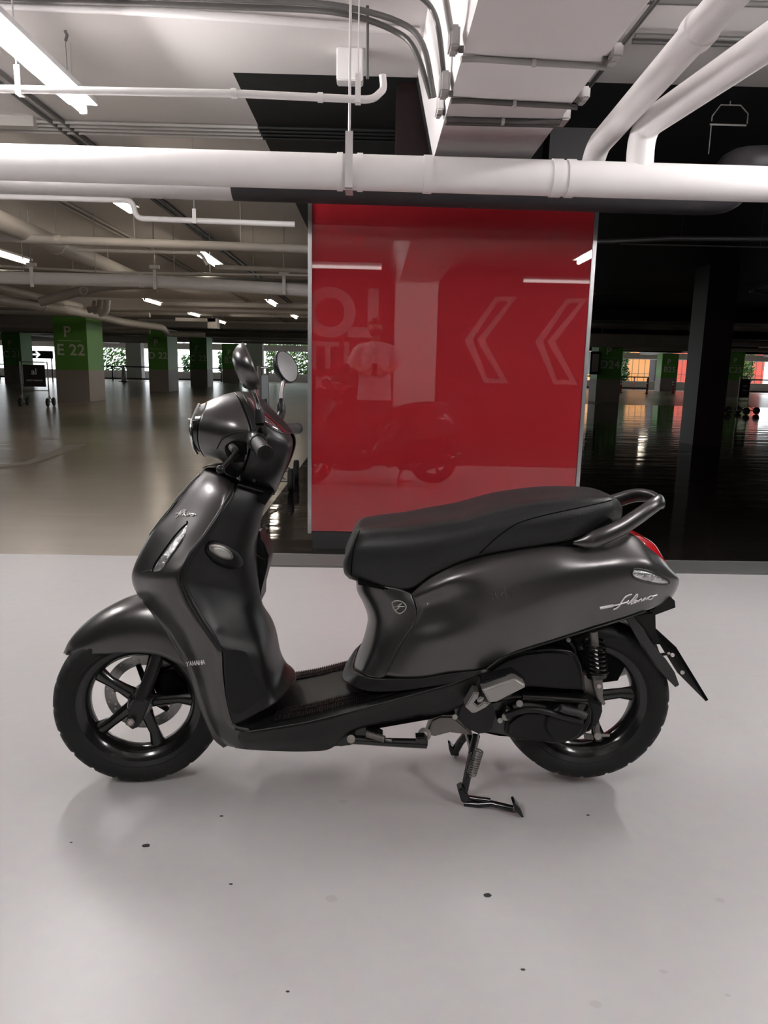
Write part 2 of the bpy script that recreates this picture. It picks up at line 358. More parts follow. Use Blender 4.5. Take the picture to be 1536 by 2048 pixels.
# fire cabinet beside D24
t = thing('wall_cabinet', 'dark tall cabinet fixed on the left side of pillar D24', 'cabinet', (QY(1192, 720, 30).x, 29.9, 0)); bxo('body', (-.25, 0, 1.1), (.15, .35, 2.0), M['rail'], t, .02); bxo('front_window', (-.18, -.012, 1.2), (.08, 0, 1.9), M['colgrey'], t)
# ------------------------------------------------------------------ perimeter
bxo_ = bxo
for (pa, pb, lab) in ((-60, -1.2, 'left'), (1.5, 60, 'right')):
    t = tag(bxo('trim_%d' % (20 if lab == 'left' else 21), (pa, 57.2, 0), (pb, 57.5, .62), M['parapet']), kind='structure')
def railing(x0, x1, y, lab, z=.95):
    t = thing('railing', lab, 'railing', (x0, y, 0)); L = x1 - x0
    bxo('top_rail', (0, -.03, z - .05), (L, .03, z + .03), M['rail'], t); bxo('bottom_rail', (0, -.03, .1), (L, .03, .2), M['rail'], t)
    n = max(2, int(L / 2.2))
    for i in range(n + 1): bxo('post', (L * i / n - .04, -.03, 0), (L * i / n + .04, .03, z), M['rail'], t)
railing(-20.3, -14.8, 50.5, 'dark low railing between pillars E22 and D22'); railing(-14.2, -10.7, 52.5, 'dark low railing between pillars D22 and B22'); railing(-36, -22, 49, 'dark low railing at the far left edge')
railing(12.8, 20, 54.5, 'dark low railing behind the red bollards left of B25'); railing(22, 34, 50, 'dark low railing right of pillar C25')
def bollard(px, py, hpx):
    p = QZ(px, py, 0)
    t = thing('traffic_bollard', 'x', 'bollard', p, 0, 'red and white traffic bollards'); h = hpx / F * p.y
    bm = bmesh.new(); lathe(bm, [(0, 0), (.12, 0), (.12, .03), (.055, .06), (.045, h), (0, h)], 12, Matrix.Rotation(radians(90), 4, 'X') @ Matrix.Scale(1, 4)); obj('post', bm, M['bollard'], t, smooth=True)
    for k in (.62, .8):
        bm = bmesh.new(); lathe(bm, [(0, h * k), (.056, h * k), (.056, h * k + .07), (0, h * k + .07)], 12, Matrix.Rotation(radians(90), 4, 'X')); obj('reflective_band', bm, M['white'], t)
    return t
BL = [(1172, 777, 22, 'red bollard between the red panel and pillar D24'), (1241, 786, 27, 'red bollard touching the right side of D24'), (1267, 779, 24, 'red bollard, the middle one between D24 and B25'), (1293, 787, 30, 'red bollard just left of pillar B25'), (1345, 787, 26, 'red bollard just right of pillar B25')]
for px, py, h, lab in BL:
    b_ = bollard(px, py, h); b_['label'] = lab
for px, py, h, lab in ((232, 754, 22, 'white traffic cone left of the tallest one, right of E22'), (248, 764, 33, 'tallest white traffic cone, right of E22'), (347, 765, 26, 'white traffic cone just right of pillar D22'), (357, 757, 20, 'small white traffic cone left of pillar C22')):
    p = QZ(px, py, 0); h = h / F * p.y
    t = thing('traffic_cone', lab, 'cone', p, 0, 'white traffic cones'); bm = bmesh.new(); lathe(bm, [(0, 0), (.2, 0), (.17, .1), (.07, h), (0, h)], 12, Matrix.Rotation(radians(90), 4, 'X')); obj('body', bm, M['white'], t, smooth=True)
    bm = bmesh.new(); box(bm, (-.25, -.25, 0), (.25, .25, .04)); obj('base', bm, M['rubber'], t)
p = QZ(289, 757, 0); t = thing('barrier_block', 'small red and white water barrier left of pillar D22', 'barrier', p); bxo('body', (-.35, -.2, 0), (.35, .2, .5), M['bollard'], t, .03); bxo('white_band', (-.36, -.21, .25), (.36, .21, .33), M['white'], t)
# hedges
def hedge(x0, x1, y, z0, z1, n, m, lab, size=.22, name='hedge', fence=False, dens=1):
    z0 = 0
    bm = bmesh.new()
    for i in range(int(n * 1.5)):
        c = Vector((random.uniform(x0, x1), y + random.uniform(-.35, .35), random.uniform(z0, z1) if random.random() > .1 else random.uniform(z1, z1 + .3)))
        a = Vector((random.gauss(0, 1), random.gauss(0, 1), random.gauss(0, 1))).normalized(); b = a.orthogonal().normalized(); c2 = a.cross(b); s = size * random.uniform(.6, 1.3) * 1.45
        vs = [bm.verts.new(c + b * s * u + c2 * s * .5 * v) for u, v in ((-.5, 0), (0, -.4), (.5, 0), (0, .4))]; bm.faces.new(vs)
    return tag(obj(name, bm, m, smooth='keep'), lab, 'hedge')
hedge(QY(160, 0, 60).x, QY(252, 0, 60).x, 60, .5, 3.6, 1500, M['leaf'], 'tall leafy hedge outside between pillars E22 and D22')
hedge(QY(344, 0, 60).x, QY(384, 0, 60).x, 60, .3, 1.7, 500, M['leaf2'], 'low dark hedge outside between pillars D22 and C22')
hedge(QY(422, 0, 60).x, QY(446, 0, 60).x, 60, .3, 1.9, 400, M['leaf2'], 'low dark hedge outside between pillars C22 and B22')
hedge(QY(525, 0, 60).x, QY(640, 0, 60).x, 60, .5, 3.8, 2600, M['leaf'], 'tall leafy hedge outside seen behind the scooter mirrors')
hedge(QY(-30, 0, 60).x, QY(14, 0, 60).x, 60, .5, 3.6, 700, M['leaf'], 'leafy hedge outside at the far left edge')
hedge(QY(1158, 0, 60).x, QY(1186, 0, 60).x, 60, .5, 3.8, 700, M['leaf'], 'leafy hedge outside between the red panel and D24')
hedge(QY(1236, 0, 59.5).x, QY(1262, 0, 59.5).x, 59.5, .5, 3.8, 700, M['leaf2'], 'narrow shrub outside just right of D24')
hedge(QY(1301, 0, 59.5).x, QY(1318, 0, 59.5).x, 59.5, .5, 3.6, 500, M['leaf2'], 'narrow shrub outside just left of B25')
hedge(QY(1245, 0, 59).x, QY(1312, 0, 59).x, 59, .55, 1.1, 900, M['leaf2'], 'low clipped hedge outside in front of the orange building')
hedge(QY(1508, 0, 60).x, QY(1590, 0, 60).x, 60, .5, 4, 2200, M['leaf'], 'dense leafy hedge outside at the far right edge')
tag(bxo('ground', (-90, 58, -.12), (90, 130, -.02), M['conc']), kind='structure')
t = thing('building', 'orange and red rendered building outside on the right', 'building', (QY(1250, 700, 75).x, 75, 0))
bxo('orange_wall', (-3, 0, 0), (2.6, 6, 9), M['orange'], t); bxo('red_wall', (3.4, 0, 0), (14.2, 6, 9), M['redwall'], t); bxo('drain_gap', (2.6, .3, 0), (3.4, 6, 9), M['rail'], t)
bm = bmesh.new()
for i in range(28):
    x = -3 + i * .62; box(bm, (x - .02, -.5, 0), (x + .02, -.46, 6))
for z in (1.2, 2.6, 4): box(bm, (-3, -.5, z), (14.2, -.46, z + .05))
obj('window_grille', bm, M['rail'], t)
# steel truss outside left
t = thing('steel_truss', 'grey diagonal steel truss outside between D22 and C22', 'truss', (QY(365, 720, 66).x, 66, 0))
for a, b in (((-1.7, 0, 3.6), (-1.7, 0, 0)), ((-1.7, 0, 3.6), (1.8, 0, 3.5)), ((-1.7, 0, 3.5), (1.3, 0, .2)), ((-.2, 0, 3.5), (1.7, 0, 1.2)), ((3, 0, 3.5), (6.5, 0, 3.4)), ((3.2, 0, 1.8), (5, 0, 3.3))): tubeo('strut', [a, b], .11, M['conc'], t, 8)
# hanging sign
p = QY(74, 709, 44); t = thing('direction_sign', 'dark blue sign with a white arrow left of pillar E22', 'sign', p)
bxo('board', (-.62, 0, -.22), (.9, .08, .22), M['blue'], t)
bm = bmesh.new(); box(bm, (-.3, -.02, -.045), (.1, 0, .045))
for s in (1, -1): box(bm, (-.26, -.02, -.045), (.03, 0, .045), Matrix.Translation((.14, 0, 0)) @ Matrix.Rotation(radians(s * 42), 4, 'Y'))
tag(obj('arrow', bm, M['litwhite'], t), label='white arrow'); bxo('lower_panel', (-.62, 0, -.62), (.35, .08, -.3), M['litwhite'], t)
for x in (-.5, .8): bxo('post', (x - .03, .03, -p.z), (x + .03, .07, -.2), M['rail'], t)
# ------------------------------------------------------------------ wheeled sign stands
def stand(loc, rz, lab, bw, lines, mboard, wr=90):
    t = thing('sign_stand', lab, 'sign stand', loc, rz, 'wheeled sign stands')
    for s in (-1, 1):
        tubeo('post', [(s * .33, 0, .12), (s * .33, 0, 1.14)], .016, M['stand'], t, 8)
        f = tubeo('foot', [(s * .33, -.28, .11), (s * .33, .28, .11)], .014, M['stand'], t, 8)
        for q in (-1, 1): 
            tubeo('brace', [(s * .33, q * .24, .11), (s * .33, 0, .3)], .01, M['stand'], t, 6)
            bm = bmesh.new(); lathe(bm, [(0, -.025), (.1, -.025), (.11, -.015), (.11, .015), (.1, .025), (0, .025)], 20, Matrix.Translation((s * .33 + .03, q * .28, .11)) @ Matrix.Rotation(radians(wr), 4, 'Z')); obj('wheel', bm, M['rubber'], t, smooth=True)
    for z in (1.13, .4): tubeo('cross_bar', [(-.33, 0, z), (.33, 0, z)], .013, M['stand'], t, 8)
    b = bxo('board', (-bw, -.015, .5), (bw, .015, 1.06), mboard, t)
    for k, (s, z, sz) in enumerate(lines): textobj('lettering', s, sz, M['letter'], t, (0, -.018, z), (radians(90), 0, 0))
    return t
p = QZ(73, 812, 0); stand((p.x, p.y, 0), radians(8), 'wheeled sign stand with a dark board in front of pillar E22', .27, [('al', .88, .22), ('VALET PARKING', .66, .055)], M['sign'])
p = QZ(1483, 828, 0); stand((p.x, p.y, 0), radians(38), 'wheeled sign stand with a dark red board near pillar C25', .3, [('VALET', .85, .1), ('PARKING', .72, .07)], M['signred'])
pn = QZ(561, 998, 0); pf = QZ(586, 953, 0); pn.x += .06; pf.x += .06; dn = (pf - pn); an = math.atan2(dn.y, dn.x); c_ = (pn + pf) / 2 - Vector((sin(an) * .28, -cos(an) * .28, 0)); stand((c_.x, c_.y, 0), an, 'wheeled sign stand seen edge on between scooter headlight and red panel', .28, [('VALET', .8, .1)], M['signred'], 0)
# floor marking
bm = bmesh.new(); vs = [bm.verts.new(QZ(x, y, .003)) for x, y in ((-20, 937), (0, 930), (52, 923), (135, 890), (178, 888), (150, 899), (60, 928), (0, 935))]; bm.faces.new(vs); o = obj('floor_marking', bm, M['mark']); solid(o, .004); tag(o, 'faded pale paint line on the brown floor at the left', 'floor marking')
# marks on the floor
for x, y, s, lab in ((292, 1691, .011, 'dark crumb on the white floor below the front wheel'), (975, 1790, .010, 'small dark crumb on the white floor below the stand kick pad'), (443, 1632, .006, 'tiny dark speck on the floor right of the front tyre bottom'),
        (663, 1797, .016, 'pale grey oval scuff in the middle of the foreground floor'), (1190, 2008, .013, 'pale round stain near the bottom right of the floor'), (1327, 1943, .009, 'faint pale mark left of the right-hand floor specks'),
        (1046, 1939, .005, 'tiny dark speck in the lower foreground right of centre'), (576, 1983, .004, 'tiny dark speck near the bottom edge, left of centre'), (462, 1768, .005, 'tiny dark speck upper left of the grey oval scuff'), (142, 1685, .004, 'tiny dark speck at the far left below the front wheel'),
        (686, 1603, .012, 'pale round mark on the floor under the scooter'), (1176, 1630, .005, 'tiny dark speck below the rear wheel'), (1440, 1800, .012, 'pale smear on the floor at the far right'), (1456, 1991, .007, 'small dim spot in the bottom right corner')):
    p = QZ(x, y, .0005); bm = bmesh.new(); n = 11; pale = 'pale' in lab or 'dim' in lab
    bm.faces.new([bm.verts.new(p + Vector((cos(2 * pi * k / n) * s * random.uniform(.7, 1.1), sin(2 * pi * k / n) * s * .7 * random.uniform(.7, 1.1), 0))) for k in range(n)])
    o = obj('floor_spot', bm, M['scuff'] if pale else M['speck'], smooth='keep'); tag(o, lab, 'spot', 'spots on the white floor')
# ================================================================== LAMPS
def lamp(x, y0, z, L, warm, lab, rz=0):
    t = thing('tube_light', lab, 'lamp', (x, y0, z), rz, 'ceiling tube lights')
    bm = bmesh.new(); tube(bm, [(0, 0, 0), (0, L, 0)], .03 if warm == 1 else .022, 12); obj('lit_tube', bm, M[('tube', 'tube2', 'tube3')[warm]], t, smooth=True)
    bm = bmesh.new(); box(bm, (-.085, -.01, .03), (.085, L + .01, .06)); box(bm, (-.02, -.012, -.02), (.02, 0, .05)); box(bm, (-.02, L, -.02), (.02, L + .012, .05)); tag(obj('housing', bm, M['lamp'], t), label='white housing')
    bm = bmesh.new()
    for yy in (.15, L - .15): tube(bm, [(0, yy, .07), (0, yy, CZ - z)], .004, 6)
    obj('hanger_rod', bm, M['galv'], t)
    return t
p = QZ(166, 220, 2.6)
lamp(p.x, p.y - 1.2, 2.6, 1.2, 0, 'lit tube light, large and near at the upper left of the photo')
lamp(2.72, -1.15, 2.6, 1.2, 0, 'lit tube light behind the photographer, mirrored in the red panel')
lamp(-1.62, -1.2, 2.6, 1.2, 0, 'lit tube light behind the photographer on the left')
lamp(2.75, 2.4, 2.6, 1.2, 0, 'lit tube light right of the white beam, outside the photo')
lamp(-3.5, 2.3, 2.6, 1.2, 0, 'added unseen tube light far left of the scooter, brightening the floor')  # added lamp, kept out of view, brightens the farther part of the white floor
lamp(-.98, -2.15, 2.6, 1.05, 2, 'dim tube light set crosswise behind the photographer', -pi / 2)
lamp(2.4, -3.3, 2.6, 1.2, 2, 'dim tube light set crosswise by the black wall', -pi / 2)
lamp(5.6, .6, 2.6, 1.2, 0, 'lit tube light far right of the scooter, outside the photo')
LL = [(217, 392, 'first behind the white pipe'), (15, 513, 'at the left edge'), (418, 521, 'above the numbered pillars, nearest of the middle row'), (305, 604, 'left of the pipe cluster'), (388, 629, 'above pillar D22'), (543, 606, 'left of the red panel'), (588, 633, 'beside the red panel, farthest'), (442, 644, 'near pillar B22')]
for i, (x, y, w) in enumerate(LL):
    p = QZ(x, y, 2.6); lamp(p.x, p.y - .6, 2.6, 1.2, 1, 'small distant lit tube light ' + w)
p = QZ(1312, 689, 2.62); lamp(p.x, p.y, 2.55, 1.2, 1, 'small distant lit tube light right of pillar D24')
# ================================================================== PIPES AND CONDUITS
def pipe(label, pts, r, m, name='pipe', rad=None, seg=16, cat_='pipe', collars=(), group=None, cr=1.12, cw=.03):
    pts = [Vector((p[0], p[1], min(p[2], CZ - r - .005))) for p in pts]
    t = thing(name, label, cat_, (0, 0, 0), 0, group); o = tubeo('tube', pts, r, m, t, seg, rad)
    i = max(range(len(pts) - 1), key=lambda k: (pts[k + 1] - pts[k]).length); ln = (pts[i + 1] - pts[i]).length
    if name == 'pipe' and ln > 1.5 and 'sloping' not in label and 'thin white pipe crossing' not in label and min(pts[i].z, pts[i + 1].z) < 2.84:
        for u in (.3, .7):
            q = pts[i].lerp(pts[i + 1], u); tubeo('hanger_rod', [q, (q.x, q.y, CZ)], .005, M['tail'], t, 6)
    P = [Vector(p) for p in pts]; 
    for c in collars:
        if isinstance(c, tuple): i, u = c
        else: i, u = 0, c
        q = P[i].lerp(P[i + 1], u); d = (P[i + 1] - P[i]).normalized(); tubeo('collar', [q - d * cw, q + d * cw], r * cr, m, t, seg)
    return t
YP = 3.9
a = QY(0, 324, YP); b = QY(1536, 369, YP); d = (b - a) / (b.x - a.x)
A = a - d * 3.5; B = b + d * 3
def onx(px, Y=YP):  # x on the pipe under a pixel column
    r = ray(px, 350); return (r * (Y / r.y)).x
L = (B - A).length
t = thing('main_drain_pipe', 'thick white drain pipe crossing the whole view above the scooter', 'pipe')
tubeo('tube', [A, B], .083, M['pvc'], t, 32)
for px, w in ((680, .014), (720, .014), (855, .022), (1112, .026), (1140, .02)):
    x = onx(px); q = a + d * (x - a.x); tubeo('collar', [q - d * w, q + d * w], .0885, M['pvc'], t, 32)
x = onx(699); q = a + d * (x - a.x)
bm = bmesh.new()
box(bm, (q.x - .018, YP - .1, q.z - .098), (q.x + .018, YP - .092, q.z + .16)); box(bm, (q.x - .018, YP - .1, q.z - .102), (q.x + .018, YP + .03, q.z - .094))
obj('hanger_strap', bm, M['galv'], t); tubeo('hanger_rod', [(q.x, YP - .09, q.z + .14), (q.x, YP - .09, CZ)], .006, M['galv'], t, 8)
# duct behind it
YD = 4.3
a2 = QY(0, 348, YD); b2 = QY(1536, 396, YD); d2 = (b2 - a2) / (b2.x - a2.x)
x1 = QY(1470, 385, YD).x; x0 = QY(12, 350, YD).x
p0 = a2 + d2 * (x0 - a2.x); p1 = a2 + d2 * (x1 - a2.x)
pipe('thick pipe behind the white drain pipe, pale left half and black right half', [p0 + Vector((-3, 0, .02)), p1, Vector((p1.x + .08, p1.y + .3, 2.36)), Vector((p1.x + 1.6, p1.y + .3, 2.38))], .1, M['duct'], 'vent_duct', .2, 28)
# two sloping pipes, upper right
e = QZ(1195, 292, 2.35); s = QZ(1470, -20, 2.42); n_ = (s - e)
pipe('sloping white pipe left of its pair at the upper right', [e + Vector((0, .12, -.12)), e, s, s + n_ * .7], .062, M['pvc'], rad=.1, seg=20, collars=((1, .82),), cr=1.15)
tubeo_ = None
x = onx(1278); j = a + d * (x - a.x)
e = QY(1284, 256, 3.93); s = QZ(1536, 85, 2.36); n_ = (s - e)
pipe('sloping white pipe with an elbow down into the drain pipe', [j, e, s, s + n_ * 1.2], .066, M['pvc'], rad=.16, seg=20)
# small water pipe
Yw = 3.75
pipe('thin white pipe crossing high at the upper left with an upturned end', [QY(-260, 172, Yw), QY(2, 178, Yw), QY(470, 187, Yw), QY(745, 200, Yw), QY(768, 178, Yw + .1), QY(765, 150, Yw + .1)], .017, M['pvc'], rad=.05, collars=((1, .995), (2, .62)), cr=1.3, cw=.012)
for px, lab in ((40, 'left'), (716, 'right')):
    q = QY(px, 180 if px < 100 else 196, Yw); t = thing('pipe_hanger', 'white strap hanger on the thin white pipe, %s of the two' % lab, 'hanger', q, 0, 'strap hangers of the thin pipe'); bxo('strap', (-.013, -.022, -.025), (.013, -.018, .1), M['pvc'], t); tubeo('rod', [(0, -.02, .09), (0, -.02, CZ - q.z)], .004, M['galv'], t, 6)
    bm = bmesh.new(); box(bm, (-.013, -.02, -.025), (.013, .02, -.021)); obj('clip', bm, M['pvc'], t)
# stepped pipe behind duct
Yb = 6.2
pipe('white pipe with a step down beyond the drain pipe', [QY(-120, 390, Yb), QY(0, 393, Yb), QY(266, 401, Yb), QY(272, 437, Yb), QY(590, 449, Yb)], .022, M['pvc'], rad=.06)
q = QY(390, 440, Yb); t = thing('pipe_hanger', 'strap hanger on the stepped white pipe', 'hanger', q); bxo('strap', (-.015, -.028, -.03), (.015, -.024, .08), M['pvc'], t); tubeo('rod', [(0, -.02, .07), (0, -.02, CZ - q.z)], .004, M['galv'], t, 6)
# conduits bending over the beam
def cond(label, pts, r, m, rad=.05, grp=None): return pipe(label, pts, r, m, 'conduit', rad, 10, 'conduit', group=grp)
zc = CZ - .02
cond('upper dark grey conduit of the pair curving at the top of the photo', curve([QZ(-60, -22, zc), QZ(300, -8, zc), QZ(560, 2, zc), QZ(690, 14, 2.84), QZ(800, 45, 2.8), QZ(846, 90, 2.7), QZ(868, 195, 2.5)], 5), .014, M['grey'], None)
cond('lower dark grey conduit of the pair curving at the top of the photo', curve([QZ(-60, -2, zc), QZ(300, 8, zc), QZ(560, 17, zc), QZ(690, 28, 2.84), QZ(785, 60, 2.8), QZ(830, 100, 2.7), QZ(862, 197, 2.5)], 5), .014, M['grey'], None)
cond('dark grey conduit coming down beside the white beam at the top', curve([QZ(825, -20, 2.7), QZ(862, 15, 2.66), QZ(878, 65, 2.56), QZ(889, 165, 2.46)], 5), .012, M['grey'], None)
cond('grey conduit running down to the left junction box on the beam edge', [QZ(888, -20, 2.5), QZ(903, 70, 2.45)], .013, M['lgrey'], None)
for i, ((xa, ya), (xb, yb), r, lab) in enumerate((((922, 118), (1212, 135), .012, 'nearest'), ((902, 202), (1155, 215), .012, 'middle'), ((892, 241), (1120, 246), .015, 'farthest'))):
    A_, B_ = QZ(xa, ya, 2.40), QZ(xb, yb, 2.40); mid = A_.lerp(B_, .5) 
    t = cond('grey conduit clipped across the underside of the white beam, %s of three' % lab, [A_, A_ + (mid - A_) * .25 + Vector((0, .01, .008)), mid + Vector((0, .012, .006)), B_ + (mid - B_) * .2 + Vector((0, 0.01, .006)), B_], r, M['lgrey'] if i == 0 else M['grey'], .1, 'conduits across the white beam')
    tubeo('clip', [mid + Vector((-.008, .01, .005)), mid + Vector((.008, .01, .005))], r * 1.35, M['galv'], t, 10)
    if i == 2:
        tubeo('second_run', [A_ + Vector((0, .035, 0)), B_ + Vector((0, .04, 0))], .012, M['grey'], t, 10)
for (x, y, z, w, d_, h, lab) in ((907, 98, 2.41, .02, .11, .07, 'on the left edge of the white beam, nearest'), (888, 187, 2.41, .022, .12, .08, 'on the left edge of the white beam, middle'), (878, 225, 2.45, .018, .15, .06, 'on the left edge of the white beam, farthest and white'),
                           (1226, 120, 2.42, .024, .12, .045, 'on the right edge of the white beam, nearest'), (1166, 200, 2.43, .02, .11, .045, 'on the right edge of the white beam, middle'), (1126, 243, 2.43, .024, .13, .05, 'on the right edge of the white beam, farthest')):
    p = QZ(x, y, z - .01); t = thing('junction_box', 'pale junction box ' + lab, 'junction box', p, 0, 'junction boxes on the beam')
    bm = bmesh.new(); box(bm, (-w, -d_ / 2, -.01), (w, d_ / 2, h)); bevel(bm, .008, 3); o = obj('body', bm, M['lgrey'] if 'white' not in lab[-6:] else M['pvc'], t); auto(o)
    s_ = -1 if x < 1000 else 1
    tubeo('gland', [(-s_ * w, 0, .0), (-s_ * (w + .02), 0, 0)], .014, M['grey'], t, 8)
    bm = bmesh.new(); tube(bm, [(0, 0, -.012), (0, 0, -.008)], .014, 12); obj('cover_knockout', bm, M['lgrey'], t)
# trunking strip across ceiling, white box, rods
cond('pale flat trunking across the near ceiling at the top left', [QZ(-60, 6, zc), QZ(280, 20, zc), QZ(520, 36, zc), QZ(840, 62, zc)], .02, M['pvc'], .01)
p = QZ(700, 148, 2.78); t = thing('junction_box', 'square white junction box under the ceiling beside the black zone', 'junction box', p); bxo('body', (-.075, -.05, -.05), (.075, .05, .12), M['pvc'], t, .006)
tubeo('conduit_stub', [(0, 0, -.05), (0, 0, -.35)], .008, M['lgrey'], t, 8)
cond('thin dark vertical rod from the ceiling left of the beam', [QZ(735, 8, 2.895), QY(735, 158, QZ(735, 8, 2.895).y + .02), ], .008, M['grey'], .01)
t = thing('ceiling_hook', 'small hook with a dangling wire in the upper left ceiling', 'hook', QZ(130, 62, 2.895)); tubeo('hook', [(0, 0, 0), (.01, 0, -.02), (0, 0, -.05)], .008, M['grey'], t, 8); tubeo('wire', [(0, 0, -.04), (.0, 0, -.25)], .0015, M['grey'], t, 6)
# row of thin conduits on the ceiling
for k in range(4):
    y = 247 + k * 7; cond('thin painted ceiling conduit, number %s of the row from the near side' % ['one', 'two', 'three', 'four'][k], [QZ(-80, y - 8, zc), QZ(520, y + 8, zc), QZ(1000, y + 20, zc)], .012, M['tail'], .01, 'row of thin painted conduits')
t = thing('cable_trunking', 'short pale trunking end above the white pipe at the left edge', 'trunking', QZ(30, 240, zc)); bxo('body', (-1.2, -.04, -.05), (.15, .03, .02), M['pvc2'], t)
# diagonal conduit pairs running away along the ceiling (left)
for k, (x, dx, c) in enumerate(((-2.42, .09, 'nearer the camera left'), (-3.55, .1, 'beyond it, farther left'))):
    for q in range(2):
        cond('grey ceiling conduit running away, %s strand %s' % (c, 'one' if q else 'two'), [(x + q * dx, 1.5, CZ - .02), (x + q * dx, 30, CZ - .02)], .016, M['grey'] if k == 0 else M['pvc2'], .01, 'conduits running away on the left ceiling')
# far pipes, left side
pv = M['pvc2']
pipe('thick white pipe running diagonally away at the left', [QZ(-140, 372, 2.45), QZ(0, 442, 2.45), QZ(272, 556, 2.48)], .1, pv, collars=((1, .3),))
Y = 9.4
pipe('thick white pipe crossing left of the red panel', [QY(-60, 554, Y), QY(300, 562, Y), QY(625, 582, Y)], .075, M['pvc'], collars=((0, .95), (1, .3)), cr=1.08)
pipe('white pipe crossing above the diagonal pipe, left', [QY(-80, 472, 8), QY(110, 480, 8), QY(640, 499, 8)], .045, pv, collars=((1, .01),))
pipe('thin white pipe below the crossing pipe at left', [QY(155, 500, 8.3), QY(402, 506, 8.3), QY(415, 530, 8.3)], .018, M['pvc'], rad=.05)
pipe('thin white pipe right of the lit tube, left of the panel', [QY(430, 534, 9), QY(625, 542, 9)], .028, pv)
pipe('thin dark cable pipe crossing behind the white pipes', [QY(-60, 541, 10.5), QY(625, 563, 10.5)], .022, M['grey'])
pipe('thin pale pipe crossing just above the thick white pipe', [QY(-60, 529, 10), QY(230, 545, 10), QY(625, 551, 10)], .014, M['pvc'])
pipe('long white pipe running diagonally to above pillar E22', [QZ(-150, 552, 2.3), QZ(0, 600, 2.3), QZ(150, 622, 2.34), QZ(250, 645, 2.36), QZ(325, 655, 2.36), QZ(336, 668, 2.3), QZ(410, 670, 2.3)], .105, pv, rad=.5, collars=((1, .5),))
Y = 15
pipe('curved white pipe bending up to the crossing pipe', [QY(80, 604, Y), QY(160, 582, Y), QY(215, 571, Y), QY(330, 567, Y)], .09, pv, rad=1.0)
pipe('second long pale pipe above pillar E22', [QY(-60, 562, 14), QY(80, 595, 16), QY(160, 612, 19)], .08, pv)
for k, (x, y0, y1, Yk) in enumerate(((212, 600, 628, 17), (200, 600, 622, 17.3), (190, 602, 620, 17.6))):
    pipe('short upright white pipe in the cluster above E22, %s' % ['right', 'middle', 'left'][k], [QY(x + 2, y0, Yk), QY(x, y1 - 4, Yk), QY(x - 14, y1, Yk)], .075, M['pvc'] if k == 0 else pv, rad=.15)
RW = [(583, 24, 'dark thin'), (596, 26, 'pale'), (606, 20, ''), (613, 24, ''), (621, 30, ''), (628, 33, ''), (636, 34, ''), (645, 38, ''), (652, 44, ''), (660, 50, '')]
for k, (y, Yk, s_) in enumerate(RW):
    x0 = 230 + (k % 3) * 45 - (k > 5) * 260
    pipe('distant ceiling pipe running across, row %s from the nearest' % ['one', 'two', 'three', 'four', 'five', 'six', 'seven', 'eight', 'nine', 'ten'][k], [QY(x0, y, Yk), QY(430, y + 3, Yk), QY(650, y + 7, Yk)], .04 + .012 * (k % 3) + (.05 if k > 6 else 0), M['pvc'] if k < 6 else pv, group='distant ceiling pipes')
for k, (y, Yk) in enumerate(((627, 22), (654, 27), (661, 29), (681, 46))):
    pipe('ceiling pipe crossing the far left, row %s from the top' % ['one', 'two', 'three', 'four'][k], [QY(-60, y - 4, Yk), QY(300, y + 3, Yk)], .07, pv, group='far left ceiling pipes')
t = thing('pipe_hanger', 'round white pipe clamp ring above pillar E22', 'hanger', QY(167, 581, 14.5)); bm = bmesh.new(); tube(bm, [(.07 * cos(a_ / 16 * 2 * pi), 0, .07 * sin(a_ / 16 * 2 * pi)) for a_ in range(16)], .012, 6, closed=True); obj('ring', bm, M['white'], t, smooth=True); tubeo('rod', [(0, 0, .07), (0, 0, CZ - t.location.z)], .005, M['galv'], t, 6)
for k, (px, py, Yk, h) in enumerate(((64, 560, 9.3, .3), (310, 565, 9.3, .22), (568, 575, 9.3, .25))):
    q = QY(px, py, Yk); t = thing('pipe_hanger', 'strap hanger on the thick crossing pipe, %s' % ['left', 'middle', 'right'][k], 'hanger', q, 0, 'hangers of the thick crossing pipe')
    bxo('strap', (-.02, -.01, -.08), (.02, 0, .15), M['pvc'], t); tubeo('rod', [(0, 0, .14), (0, 0, CZ - q.z)], .008, M['galv'], t, 6); bxo('bracket', (-.06, -.01, .16), (.06, .02, .2), M['pvc'], t)
# big cross duct at far left-middle and cable tray right of it
p = QY(620, 676, 46); q = QY(452, 668, 46); t = thing('air_duct', 'long pale rectangular duct across the far perimeter left of the panel', 'duct', (q.x, 46, q.z)); bxo('body', (0, -.3, -.36), (p.x - q.x + .8, .3, .22), pv, t); bxo('hanger_rod', (.5, 0, .2), (.53, .03, CZ - q.z), M['galv'], t)
p = QY(410, 650, 24); t = thing('cable_tray', 'bright lit bundle tray hanging above pillar C22', 'tray', p); bxo('tray', (-.9, -.1, .1), (.35, .3, .2), M['pvc'], t); bxo('box', (.1, -.1, -.1), (.4, .3, .2), M['pvc'], t); bxo('hanger_rod', (.2, .1, .2), (.22, .12, CZ - p.z), M['galv'], t)
